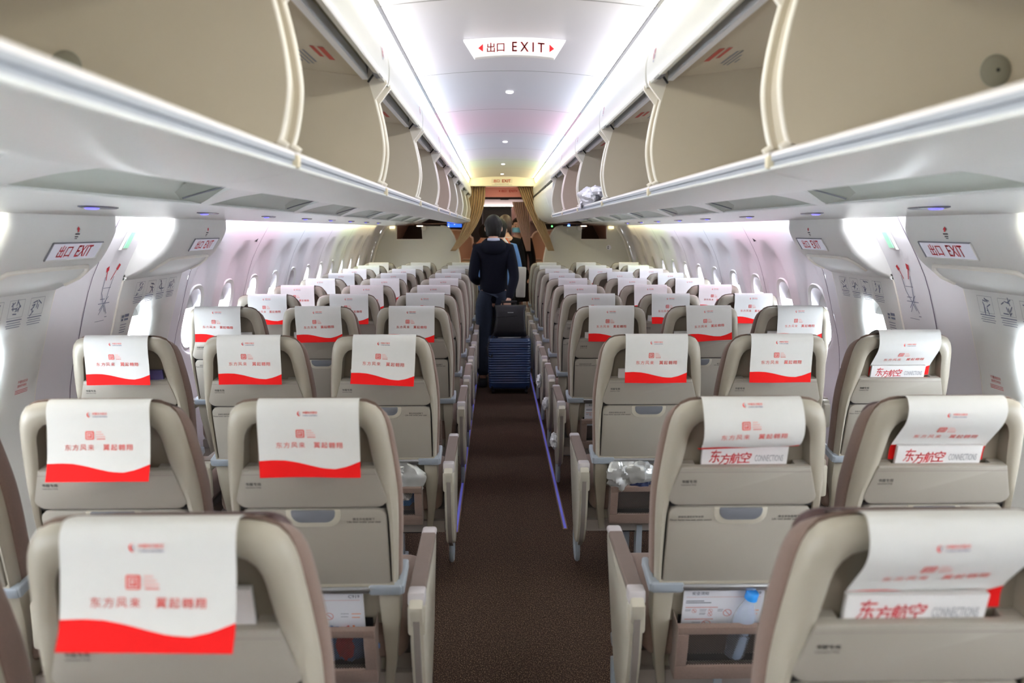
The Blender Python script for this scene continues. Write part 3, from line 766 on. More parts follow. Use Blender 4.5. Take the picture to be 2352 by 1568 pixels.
def f_rail():
    m = MB(); m.tube([SB(-.205 + .41 * k / 8, .553, .010 + .003 * sin(pi * k / 8)) for k in range(9)], .0065, 8); m.prism([(-.2, .558), (.2, .558), (.2, .578), (-.2, .578)], -.03, .0, SB); return m
def f_clamp(s):
    m = MB(); pts = rrect(.128, .541, .216, .572, .007); m.prism([(s * a, b) for a, b in pts], -.012, .018, SB, bev=.006)
    pts = rrect(.204, .541, .222, .572, .006); m.prism([(s * a, b) for a, b in pts], -.10, .014, SB, bev=.006)
    return m
def f_lower():
    m = MB()
    for s in (-1, 1):
        pts = [(.150, .575), (.208, .570), (.205, .66), (.190, .80), (.176, .90), (.150, .90), (.158, .80)]
        m.prism([(s * a, b) for a, b in pts], -.05, .004, SB, bev=.008)
    m.prism([(-.16, .572), (.16, .572), (.155, .90), (-.155, .90)], -.05, -.030, SB)
    return m
def f_mpocket():
    m = MB()
    fr = lambda u, w, bul: SB(u, w, .020 + bul)
    # fabric border: four bars with slight sag
    def bar(u0, w0, u1, w1, th):
        m.prism([(u0, w0), (u1, w0), (u1, w1), (u0, w1)], .026, .044, SB, bev=.004)
    bar(-.140, .665, .140, .690, 0); bar(-.140, .690, -.108, .800, 0); bar(.108, .690, .140, .800, 0); bar(-.140, .800, .140, .845, 0)
    m.prism([(-.14, .665), (-.14, .845), (-.139, .845), (-.139, .665)], -.03, .03, SB); m.prism([(.14, .665), (.14, .845), (.139, .845), (.139, .665)], -.03, .03, SB)
    return m
def f_net():
    m = MB(); m.prism([(-.109, .689), (.109, .689), (.109, .801), (-.109, .801)], .034, .035, SB); return m
def f_pocket_back():
    m = MB(); m.prism([(-.125, .68), (.125, .68), (.125, .84), (-.125, .84)], -.028, -.022, SB); return m
def f_seatpan():
    m = MB(); m.rbox((0, .40, .435), (.44, .46, .13), .04, seg=3); return m
def f_frame():
    m = MB(); m.box((0, .37, .345), (.46, .30, .05)); m.box((0, .22, .30), (.46, .05, .05)); m.box((0, .52, .30), (.46, .05, .05)); return m
def f_vest():
    m = MB(); m.rbox((.02, .33, .275), (.22, .20, .05), .015); return m
def f_leg(y):
    def g():
        m = MB(); m.prism([(y - .03, .30), (y + .03, .30), (y + .02, .02), (y - .02, .02)], -.012, .012, lambda a, b, n: (n, a, b)); m.rbox((0, y, .012), (.05, .12, .024), .006); return m
    return g
def f_bar(s):
    def g():
        m = MB()
        pth = smooth_poly([(-s * .24, .57, .17), (0, .57, .17), (s * .20, .57, .17), (s * .235, .56, .19), (s * .243, .55, .235), (s * .243, .50, .25), (s * .243, .44, .22), (s * .243, .40, .12), (s * .243, .42, .05), (s * .243, .47, .035), (s * .243, .53, .07), (s * .240, .56, .15)], 5)
        m.tube(pth, .011, 8); return m
    return g
def arm_side(s, k):
    """aisle armrest pieces; s = side of the seat the armrest is on"""
    x0 = s * .253
    mp = lambda y, z, n: (x0 + n, y, z)
    if k == 'body':
        m = MB()
        pts = smooth_poly([(.112, .592), (.50, .608), (.545, .600), (.548, .56), (.49, .44), (.41, .30), (.34, .215), (.28, .195), (.21, .225), (.155, .32), (.125, .42), (.112, .50)], 4, closed=True)
        m.prism(pts, 0, .019, mp, bev=.007); m.prism(pts, 0, -.019, mp, bev=.007); return m
    if k == 'pad':
        m = MB(); m.prism([(-.0225, .0), (.0225, .0), (.0225, .012), (.019, .017), (-.019, .017), (-.0225, .012)], .150, .490, lambda a, b, n: (x0 + a, n, .590 + b + (n - .15) * .040)); return m
    if k == 'cap0':
        m = MB(); m.rbox((x0, .130, .587), (.047, .046, .042), .007); return m
    if k == 'cap1':
        m = MB(); m.rbox((x0, .515, .611), (.046, .055, .022), .009, seg=3); return m
    if k == 'strip':
        m = MB(); pth = [(.103, .545), (.108, .50), (.118, .42), (.145, .32), (.20, .228), (.25, .190)]
        m.loft([[(x0 + a, y - .006 * (1 if j < 2 else -1.5), z) for j, a in enumerate((-.0085, .0085, .0085, -.0085))] for y, z in pth]); return m
    if k == 'upper':
        m = MB(); m.rbox((x0, .122, .525), (.049, .030, .085), .008); return m
def f_marm(s):
    def g():
        x0 = s * .2525; m = MB()
        m.rbox((x0, .33, .588), (.042, .40, .040), .010, seg=2); m.rbox((x0, .135, .52), (.040, .05, .14), .012); return m
    return g
def f_mpad(s):
    def g():
        m = MB(); m.rbox((s * .2525, .33, .609), (.040, .34, .010), .004); return m
    return g
def f_text(k):
    m = MB(); mp = lambda n: (lambda x, y: SB(x, -y, n))
    if k == 0: m.text('书报专用', mp(.0137), w=.038, cx=-.142, cy=-.229, off=.03); m.text('Literature Only', mp(.0137), w=.038, cx=-.142, cy=-.239, off=.02)
    if k == 1: m.text('就座后请系好安全带', mp(.0112), w=.066, cx=-.128, cy=-.335, off=.02); m.text('Please fasten seat belt while seated', mp(.0112), w=.108, cx=-.128, cy=-.344, off=.02)
    if k == 2: m.text('救生衣在座椅下', mp(.0112), w=.056, cx=.128, cy=-.335, off=.02); m.text('Life vest under your seat', mp(.0112), w=.086, cx=.128, cy=-.344, off=.02)
    return m
ROWS = [1.05, 1.83, 2.975, 4.11, 4.895, 5.68, 6.465, 7.25, 8.035, 8.82, 9.605]
COLX = {'A': -1.540, 'B': -1.033, 'C': -.527, 'D': .546, 'E': 1.050, 'F': 1.556}
def colx(c, r): return COLX[c] + (1 if COLX[c] > 0 else -1) * {0: .034, 1: .014}.get(r, 0.0)
COLN = {'A': 'by the left windows', 'B': 'in the middle of the left block', 'C': 'left of the aisle', 'D': 'right of the aisle', 'E': 'in the middle of the right block', 'F': 'by the right windows'}
ORDR = ['nearest row', 'second row from the camera', 'third row from the camera', 'fourth row from the camera', 'fifth row from the camera', 'sixth row from the camera', 'seventh row from the camera', 'eighth row from the camera', 'third row from the partition', 'second row from the partition', 'row right behind the partition']
def seat(col, r):
    x, y = colx(col, r), ROWS[r]
    t = thing('airline_seat', 'beige backed airline seat %s, %s' % (COLN[col], ORDR[r]), 'seat', (x, y, 0), 'beige backed airline seats')
    P = seat_part
    P('shell', 'seat_shell', f_shell, [shell_m, recess_m], t, 45); P('cush', 'back_cushion', f_cushion, fabric_m, t, 50, label='taupe fabric cushion'); P('head', 'headrest', f_headrest, leather_m, t, 50, label='dark maroon headrest')
    pk = P('pocket', 'literature_pocket', f_pocket, tray_m, t, 40); P('crease', 'seam', f_crease, strip_m, pk, 0)
    tr_ = P('tray', 'tray_table', f_tray, tray_m, t, 40); P('latchs', 'latch_recess', f_latchs, cream_m, tr_, 40); P('latch', 'latch', f_latch, grey_m, tr_, 40, label='slate grey latch')
    P('gap', 'shadow_gap', f_gap, dark_m, t, 0)
    for k_ in range(3): P('text%d' % k_, 'printed_notice', lambda k_=k_: f_text(k_), ink_m, pk if k_ == 0 else tr_, 0)
    P('rail', 'table_rail', f_rail, metal_m, t, 50)
    for s in (-1, 1): P('clamp%d' % s, 'rail_clamp', lambda s=s: f_clamp(s), clamp_m, t, 40)
    P('lower', 'lower_back', f_lower, shell_m, t, 40)
    P('mp', 'mesh_pocket', f_mpocket, fabric_m, t, 40); P('pb', 'pocket_lining', f_pocket_back, black_m, t, 0); P('net', 'pocket_net', f_net, net_m, t, 0)
    P('pan', 'seat_cushion', f_seatpan, fabric_m, t, 50); P('frame', 'seat_frame', f_frame, strip_m, t, 30)
    if r < 5: P('vest', 'life_vest_pouch', f_vest, black_m, t, 40)
    if col in 'CD' or col in 'AF':
        for yy in (.22, .52): P('leg%s' % yy, 'leg', f_leg(yy), clamp_m, t, 40)
    aisle = {'C': 1, 'D': -1}.get(col)
    if aisle and r > 0:
        a = aisle
        ab = P('ab%d' % a, 'armrest', lambda: arm_side(a, 'body'), cream_m, t, 40); 
        P('au%d' % a, 'armrest_end', lambda: arm_side(a, 'upper'), cream_m, ab, 40)
        P('ap%d' % a, 'armrest_pad', lambda: arm_side(a, 'pad'), pad_m, ab, 30, label='taupe armrest pad')
        P('ac%d' % a, 'rear_cap', lambda: arm_side(a, 'cap0'), cap_m, ab, 40); P('ad%d' % a, 'front_cap', lambda: arm_side(a, 'cap1'), cap_m, ab, 40)
        P('as%d' % a, 'end_strip', lambda: arm_side(a, 'strip'), strip_m, ab, 40)
        P('bar%d' % a, 'baggage_bar', f_bar(a), clamp_m, t, 60)
    s = -aisle if aisle else (-1 if col in 'AB' else 1)
    m_ = P('ma%d' % s, 'armrest', f_marm(s), cream_m, t, 40); P('mq%d' % s, 'armrest_pad', f_mpad(s), pad_m, m_, 30)
    return t
present = []
for r in range(11):
    for c in 'ABCDEF':
        if r == 0 and c not in 'BCD': continue
        if r == 1 and c == 'F': continue
        seat(c, r); present.append((c, r))

# ---------------------------------------------------------------- headrest covers
WAVE = [(-.1225, .043), (-.09, .0445), (-.06, .043), (-.03, .0375), (0, .030), (.03, .0235), (.06, .0215), (.09, .028), (.1225, .041)]
def cover(col, r, du=0.0, rot=0.0, style=0, lift=0.0, skew=0.0, flaplen=.192):
    if style == 0:   # hangs straight
        path = [(-.006 - .012, ZT - flaplen), (-.018, ZT - .13), (-.022, ZT - .06), (-.021, ZT - .025)]
    elif style == 1: # pushed in over a magazine, foot curls away under the print
        path = [(.030, 1.030), (.010, 1.032), (-.014, 1.045), (-.034, 1.072), (-.038, 1.105), (-.026, ZT - .022)]
    elif style == 2: # flares gently away at the foot
        path = [(-.050, ZT - flaplen + .003), (-.034, ZT - .14), (-.024, ZT - .07), (-.022, ZT - .025)]
    else:            # foot lies behind a magazine
        path = [(.056, 0.985), (.050, 1.02), (.022, 1.055), (-.012, 1.095), (-.024, 1.125), (-.022, ZT - .02)]
    path += [(-.014, ZT - .004 + lift), (0.0, ZT + .002 + lift), (.04, ZT - .009 + lift), (.08, ZT - .025 + lift * .5), (.125, ZT - .042), (.152, ZT - .058), (.165, ZT - .09), (.172, ZT - .15)]
    P_ = resample(smooth_poly(path, 6), 60)
    L = [0.0]
    for i in range(1, 60): L.append(L[-1] + math.dist(P_[i - 1], P_[i]))
    rs = L[10]
    cr, sr = cos(rot), sin(rot)
    def at(u, h, o=0.0):
        # h = distance along the paper from the foot
        k = min(58, max(0, next((i for i in range(59) if L[i + 1] >= h), 58))); f = (h - L[k]) / (L[k + 1] - L[k])
        y = P_[k][0] + (P_[k + 1][0] - P_[k][0]) * f; z = P_[k][1] + (P_[k + 1][1] - P_[k][1]) * f
        ty, tz = P_[k + 1][0] - P_[k][0], P_[k + 1][1] - P_[k][1]; q = sqrt(ty * ty + tz * tz)
        uu = u + du; hang = max(0.0, min(1.0, (ZT - z) / .05)) if h < .26 else 0.0
        # in-plane tilt of the whole sheet about the top edge
        dz = (z - ZT) if h < .26 else 0.0
        x = uu * 1.0 + (-dz) * sr * 1.0 + skew * (-dz) * (u / .12)
        z2 = z + uu * sr * hang * 1.0
        yy = y - o * tz / q
        if style == 0: yy += -.004 * hang * sin(u * 24 + r * 1.3 + ord(col)) * (1 - h / .22 if h < .22 else 0)
        return (x, yy, z2 + o * ty / q)
    mb = MB(); NU, NV = 20, 40; HM = L[-1]
    # red foot with the wave as its upper edge, then white above it
    us = [-.1225 + .245 * i / NU for i in range(NU + 1)]
    for (lo, hi, nv, mi) in (((lambda u: 0.0), (lambda u: lerp_tab(WAVE, u)), 4, 1), ((lambda u: lerp_tab(WAVE, u)), (lambda u: HM), NV, 0)):
        mb.grid(NU, nv, lambda a, b, lo=lo, hi=hi: at(-.1225 + .245 * a, lo(-.1225 + .245 * a) + (hi(-.1225 + .245 * a) - lo(-.1225 + .245 * a)) * (b ** (1 if mi else 1))), mi)
    o_ = .0009
    fl = flaplen + .012
    if r < 9:
        mp = lambda x, y: at(x, y, o_)
        yl = fl - .043 
        # swallow emblem: two facing crescents
        for sx, c_ in ((1, 1), (-1, 3)):
            pts = []
            for k in range(9):
                a = pi * (.5 + k / 8); pts.append((.0062 * cos(a) * (1 if sx > 0 else .75), .0062 * sin(a)))
            for k in range(9):
                a = pi * (1.5 - k / 8); pts.append((.0035 * cos(a) * (1 if sx > 0 else .75), .0050 * sin(a) + .0008))
            pts = [(-.0225 + (.003 if sx > 0 else .0045) + p[0] * (1 if sx > 0 else .55), yl + p[1] * (1 if sx > 0 else .6)) for p in pts]
            n9 = 9
            mb.add([mp(*p) for p in pts], [(i, i + 1, 16 - i, 17 - i) for i in range(8)], c_)
        mb.text('中国东方航空', mp, w=.0345, cx=.005, cy=yl + .0026, mi=1, off=.03)
        mb.text('CHINA EASTERN', mp, w=.0345, cx=.005, cy=yl - .0045, mi=3, off=.03)
    if r < 6:
        ys = fl - .093
        sq = rrect(-.0315, ys - .0105, -.0105, ys + .0105, .003, 3); mb.add([mp(*p) for p in sq], [tuple(range(len(sq)))], 2)
        w_ = lambda x, y: at(x, y, .0015)
        for (x0, y0, x1, y1) in ((-.028, .006, -.014, .0072), (-.028, -.0075, -.014, -.0063), (-.028, -.0075, -.0268, .0072), (-.0152, -.0075, -.014, .0072), (-.0245, -.004, -.0235, .004), (-.021, -.004, -.020, .004), (-.0245, .001, -.017, .002)):
            mb.add([w_(x0, ys + y0), w_(x1, ys + y0), w_(x1, ys + y1), w_(x0, ys + y1)], [(0, 1, 2, 3)], 0)
        for j, (x0, x1) in enumerate(((-.006, .007), (-.006, .012), (-.006, .016), (-.004, .016))):
            yy = ys + .0085 - .0057 * j
            for q in range(7):
                xa = x0 + (x1 - x0) * q / 7; xb = xa + (x1 - x0) / 7 * .72
                mb.add([mp(xa, yy - .0016), mp(xb, yy - .0016), mp(xb, yy + .0012), mp(xa, yy + .0012)], [(0, 1, 2, 3)], 4 if j < 3 else 2)
        yt = fl - .122
        for k, ch in enumerate('东方风来 翼起翱翔'):
            if ch == ' ': continue
            mb.text(ch, mp, h=.0145, w=.0145, cx=-.073 + .018 * k * 1.015, cy=yt, mi=2, off=.012 if k < 4 else .03)
    nm = {0: 'hanging straight', 1: 'bunched up over a magazine', 2: 'flaring out at its foot', 3: 'tucked behind a magazine'}[style]
    o = mb.build('headrest_cover', [paper_m, red_m, pink_m, navy_m, lpink_m], ang=60, loc=(colx(col, r), ROWS[r], 0))
    extra = '' 
    if rot > .02: extra = ' and slipping to the left'
    elif rot < -.02: extra = ' and slipping to the right'
    tag(o, 'white paper headrest cover %s%s, seat %s, %s' % (nm if style else 'with red wave', extra, COLN[col], ORDR[r]), 'headrest cover', 'white headrest covers')
    l = o['label'].split()
    if len(l) > 16: o['label'] = ('white headrest cover, seat %s, %s' % (COLN[col], ORDR[r]))
    return o
CV = {  # col,row -> du, rot, style, ...
    ('C', 0): dict(du=.004, rot=-.02, style=2, flaplen=.178), ('D', 0): dict(du=.002, rot=.035, style=3), ('B', 0): dict(),
    ('B', 1): dict(du=.022, rot=.0, style=2), ('C', 1): dict(du=.016, rot=0, style=0), ('D', 1): dict(du=-.008, rot=.03, style=1), ('E', 1): dict(du=-.006, rot=-.01, style=3), ('A', 1): dict(),
    ('A', 2): dict(du=-.002, rot=0), ('B', 2): dict(du=.0, rot=.0), ('C', 2): dict(du=.02, rot=-.05, style=2), ('D', 2): dict(du=.01, rot=.0), ('E', 2): dict(du=.0, rot=0.0), ('F', 2): dict(du=.0, rot=0.02, style=3, lift=.014, skew=.0),
    ('A', 3): dict(du=-.02, rot=-.02), ('B', 3): dict(du=.005, rot=.03), ('C', 3): dict(du=.0, rot=-.01, style=2), ('D', 3): dict(du=.0, rot=0), ('E', 3): dict(du=.02, rot=.06), ('F', 3): dict(du=.012, rot=.01),
    ('C', 8): dict(rot=.06), ('E', 7): dict(du=.04, rot=.05, lift=.01), ('C', 4): dict(lift=.006, rot=-.01), ('E', 8): dict(du=-.04, lift=.006)}
rc = random.Random(3)
for c, r in present:
    kw = CV.get((c, r), dict(du=rc.uniform(-.012, .022), rot=rc.uniform(-.018, .018), style=rc.choice([0, 0, 2])))
    cover(c, r, **kw)

# ---------------------------------------------------------------- magazines and cards in the pockets
def magazine(col, r, du, w0, label, face='title', width=.218, m=None, nn=-.0125):
    t = MB(); t.prism([(-width / 2, w0), (width / 2, w0), (width / 2, .275), (-width / 2, .275)], nn, nn + .010, SB)
    root = thing('magazine', label, 'magazine', (colx(col, r) + du, ROWS[r], 0), 'magazines in the seat pockets')
    t.build('cover', m or magw_m, parent=root, ang=0)
    if face:
        x = MB(); mp = lambda a, b: SB(a, w0 + .030 - b, nn + .0106)
        if face == 'title':
            for k, ch in enumerate('东方航空'):
                x.text(ch, mp, h=.036 if k == 0 else .030, w=.026, cx=-.078 + .026 * k, cy=(.004, -.004, -.002, .0)[k], mi=0, off=.035, shear=.15)
            x.text('CONNECTIONS', mp, w=.072, h=.018, cx=.062, cy=-.002, mi=1, off=.0)
        else:
            x.text('东', mp, h=.034, w=.026, cx=-width / 2 + .03, cy=0, mi=0, off=.035)
        x.build('title_lettering', [MATS['sign_red'], greyink_m], parent=root, ang=0)
    return root
magazine('D', 0, -.009, .146, 'white magazine with red brush lettering in the pocket of the nearest right seat')
magazine('D', 1, -.002, .139, 'white magazine with red brush lettering, second row seat right of the aisle')
magazine('E', 1, -.009, .139, 'white magazine with red brush lettering, second row, middle of the right block')
magazine('F', 2, -.008, .139, 'white magazine with red brush lettering, third row seat by the right windows')
PEEK = [('C', 0, .035, .125, 'white booklet with pink spine peeking out right of the nearest cover', .18), ('B', 1, -.03, .147, 'white magazine corner peeking out left of the cover, second row left block', .21),
        ('C', 2, -.02, .150, 'white magazine edge peeking left of the tilted cover, third row left aisle seat', .21), ('D', 2, -.03, .150, 'white magazine corner left of the cover, third row right aisle seat', .2),
        ('A', 3, .045, .15, 'pale magazine peeking right of the cover, fourth row by the left windows', .19), ('B', 3, -.045, .15, 'white magazine corner left of the cover, fourth row middle left seat', .19),
        ('D', 3, -.045, .155, 'white magazine corner left of the cover, fourth row right aisle seat', .18), ('F', 3, -.045, .15, 'white magazine corner left of the cover, fourth row by the right windows', .19),
        ('E', 4, -.04, .15, 'white magazine corner left of the cover, fifth row middle right seat', .2), ('A', 4, .05, .15, 'pale magazine peeking right of the cover, fifth row by the left windows', .19)]
for c, r, du, w0, lb, wd in PEEK: magazine(c, r, du, w0, lb, face=None, width=wd)
magazine('E', 3, -.055, .150, 'white magazine with one red character showing, fourth row middle right seat', face='one', width=.19)
magazine('A', 2, .075, .148, 'dark blue magazine peeking right of the cover, third row by left windows', face=None, width=.14, m=mat('blue_cover', (.08, .07, .22), .4, noise=.3, scale=30))
magazine('E', 7, .02, .13, 'bright blue booklet in a pocket of the eighth row, middle right block', face=None, width=.03, m=mat('bright_blue', (.03, .28, .75), .4))

def safety_card(col, r, label, blueish=(.80, .82, .90)):
    root = thing('safety_card', label, 'safety card', (colx(col, r), ROWS[r], 0), 'safety cards in the lower pockets')
    MB().prism(rrect(-.118, .59, .105, .80, .004), -.018, -.014, SB).build('card', mat('card_white', blueish, .3), parent=root, ang=0)
    x = MB(); mp = lambda a, b: SB(a, b, -.0135)
    def bar(a, b, w, h, mi): x.add([mp(a, b), mp(a + w, b), mp(a + w, b + h), mp(a, b + h)], [(0, 1, 2, 3)], mi)
    x.text('安全须知', lambda a, b: mp(a, -b), h=.011, cx=-.095, cy=-.598, align='l', off=.03, mi=1); x.text('C919', lambda a, b: mp(a, -b), h=.010, cx=.095, cy=-.598, align='r', off=.03, mi=1)
    bar(-.11, .610, .205, .0008, 0); bar(-.11, .622, .05, .003, 1); bar(-.11, .628, .07, .003, 1); bar(-.11, .644, .09, .002, 0); bar(-.11, .684, .08, .002, 0)
    for (cx, cy, R) in ((-.085, .657, .0065), (-.040, .657, .0065), (-.040, .669, .0065), (.008, .664, .012), (-.048, .702, .013)):
        for k in range(16):
            a0, a1 = 2 * pi * k / 16, 2 * pi * (k + 1) / 16
            x.add([mp(cx + R * cos(a0), cy + R * sin(a0)), mp(cx + R * cos(a1), cy + R * sin(a1)), mp(cx + R * .86 * cos(a1), cy + R * .86 * sin(a1)), mp(cx + R * .86 * cos(a0), cy + R * .86 * sin(a0))], [(0, 1, 2, 3)], 0)
        q = R * .7; x.add([mp(cx - q, cy - q), mp(cx - q + .0012, cy - q - .0012), mp(cx + q, cy + q), mp(cx + q - .0012, cy + q + .0012)], [(0, 1, 2, 3)], 0)
    for (a, b, w) in ((-.11, .652, .016), (-.11, .656, .014), (-.07, .652, .02), (-.07, .657, .018), (-.07, .664, .018), (-.07, .668, .016), (-.02, .652, .016), (-.02, .657, .014), (-.09, .695, .025), (-.09, .700, .022), (-.09, .705, .02), (.04, .655, .022), (.04, .665, .02)): bar(a, b, w, .0014, 1)
    bar(.07, .655, .025, .002, 2); bar(.07, .667, .022, .002, 2); bar(.07, .695, .006, .016, 2); bar(.066, .72, .02, .004, 2)
    x.build('card_print', [mat('card_red', (.6, .15, .15), .6), MATS['placard_ink'], mat('card_orange', (.8, .2, .03), .6)], parent=root, ang=0)
safety_card('C', 1, 'white safety card in the lower pocket, second row left of the aisle')
safety_card('D', 1, 'white safety card behind a water bottle, second row right of the aisle')
safety_card('D', 3, 'white safety card in the lower pocket, fourth row right of the aisle')

# bottle in the pocket of the second row seat right of the aisle
bt = thing('water_bottle', 'clear plastic water bottle with blue cap in the lower mesh pocket', 'bottle', (colx('D', 1) + .035, ROWS[1], 0))
bt_m = bpy.data.materials.new('bottle_plastic'); bt_m.use_nodes = True
bb = bt_m.node_tree.nodes['Principled BSDF']; bb.inputs['Base Color'].default_value = (.50, .62, .85, 1); bb.inputs['Roughness'].default_value = .08; bb.inputs['Alpha'].default_value = .38
c0 = Vector(SB(0.030, .582, .002)); c1 = Vector(SB(-.004, .79, .008)); ax = (c1 - c0)
def lath(mb, prof, mi=0):
    d = ax.normalized(); a = d.cross(Vector((0, 1, 0))).normalized(); b = d.cross(a)
    mb.loft([[c0 + d * s + (a * cos(2 * pi * k / 20) + b * sin(2 * pi * k / 20)) * r_ for k in range(20)] for s, r_ in prof], mi=mi)
m = MB(); lath(m, [(.018, .012), (.03, .013), (.045, .018), (.065, .026), (.09, .031), (.12, .031), (.125, .029), (.13, .031), (.17, .031), (.20, .031), (.21, .026)]); m.build('body', bt_m, parent=bt, ang=60)
m = MB(); lath(m, [(0, .016), (.002, .0175), (.022, .0175), (.023, .016)]); m.build('cap', mat('blue_cap', (.03, .30, .85), .3), parent=bt, ang=40)

# crumpled foil bags and cloths stuffed in pockets
def crumple(mb, c, s, seed, mi=0, amp=.22):
    rnd = random.Random(seed); dirs = [Vector((rnd.gauss(0, 1), rnd.gauss(0, 1), rnd.gauss(0, 1))).normalized() for _ in range(14)]; am = [rnd.uniform(-amp, amp) for _ in dirs]
    def fn(p):
        k = 1 + sum(a * abs(p.dot(d)) ** 3 for a, d in zip(am, dirs)) + .38 * mnoise.noise(p * 2.3 + Vector((seed, 0, 0))) + .20 * abs(mnoise.noise(p * 6.0 + Vector((0, seed, 0)))); return Vector((p.x * s[0] * k, p.y * s[1] * k, p.z * s[2] * k))
    mb.sphere(c, s, 30, 20, mi, fn)
foil_m = mat('foil_film', (.60, .62, .63), .28, .5, noise=.1, scale=30)
def stuffed(col, r, label, mats, cs, cat='bag', name='crumpled_bag'):
    m = MB()
    for i, (u, w, n, s) in enumerate(cs): crumple(m, SB(u, w, n), s, hash((col, r, i)) % 1000 if False else (ord(col) * 31 + r * 7 + i), mi=i % len(mats))
    o = m.build(name, mats, ang=25, loc=(colx(col, r), ROWS[r], 0)); tag(o, label, cat)
stuffed('C', 2, 'crumpled silver film bag stuffed in a lower pocket, third row left of the aisle', [foil_m], [(.05, .65, .012, (.075, .022, .075)), (.02, .60, .01, (.05, .02, .035))])
stuffed('D', 2, 'crumpled silver and blue bag in a lower pocket, third row right of the aisle', [foil_m, foil_m, mat('dark_blue_film', (.02, .03, .09), .3)], [(-.105, .620, .02, (.055, .03, .052)), (-.03, .600, .012, (.065, .024, .045)), (-.01, .645, .016, (.055, .022, .032))])
stuffed('C', 1, 'blue and red patterned wrapper behind the pocket net, second row left of the aisle', [mat('blue_wrap', (.12, .2, .42), .4, noise=.5, scale=60), mat('red_wrap', (.5, .05, .05), .4, noise=.4, scale=60)], [(.02, .75, -.004, (.09, .014, .05)), (.05, .745, .0, (.03, .015, .045))], 'wrapper', 'food_wrapper')
stuffed('C', 2, 'bright blue wrapper behind the pocket net, third row left of the aisle', [mat('azure_wrap', (.03, .22, .62), .35)], [(.06, .735, -.002, (.05, .014, .035))], 'wrapper', 'food_wrapper')
for col, r, sd in (('D', 3, -1), ('D', 4, -1), ('D', 5, -1)):
    m = MB(); crumple(m, (sd * .29, .20, .40 if r != 3 else .36), (.022, .035, .04), 50 + r)
    o = m.build('tissue_scrap', mat('tissue_white', (.75, .78, .82), .6), ang=30, loc=(COLX[col], ROWS[r], 0)); tag(o, 'crumpled white tissue hanging beside the right aisle armrest, %s' % ORDR[r], 'tissue', 'tissues beside the right aisle armrests')
# white plastic bag spilling out of an overhead bin on the right
m = MB(); crumple(m, (.47, 3.98, 1.757), (.055, .20, .040), 5, amp=.3); crumple(m, (.50, 3.82, 1.79), (.05, .10, .06), 9, amp=.3); crumple(m, (.440, 4.10, 1.745), (.03, .10, .03), 12, amp=.3); crumple(m, (.455, 4.36, 1.742), (.045, .20, .035), 21, amp=.3); crumple(m, (.425, 4.52, 1.715), (.018, .06, .035), 33, amp=.3); crumple(m, (.52, 3.86, 1.85), (.04, .06, .07), 40, amp=.3)
tag(m.build('plastic_bag', mat('white_film', (.80, .80, .86), .35, noise=.05), ang=30), 'crumpled white plastic bag on the lip of an open right overhead bin', 'plastic bag')

# ---------------------------------------------------------------- floor path lighting strips
for sd, yb_ in ((-1, 3.82), (1, 3.86)):
    t = thing('floor_light_strip', 'blue glowing floor path strip along the %s side of the aisle' % ('left' if sd < 0 else 'right'), 'floor light', (0, 0, 0), 'floor path strips')
    MB().box((sd * .288, (yb_ + 11.0) / 2, .003), (.026, 11.0 - yb_, .006)).build('channel', mat('strip_channel', (.20, .12, .08), .4), parent=t)
    MB().box((sd * .288, (yb_ + 11.0) / 2, .0065), (.014, 11.0 - yb_ - .01, .003)).build('glow_strip', mat('strip_glow', (.12, .12, .45), .2, emit=(.25, .25, 1.0), es=.10), parent=t)

# ---------------------------------------------------------------- rear wall behind the camera
struct(MB().grid(1, 1, lambda a, b: (-2 + 4 * a, Y0, 2.4 * b)).build('wall_back', shell_m, ang=0))

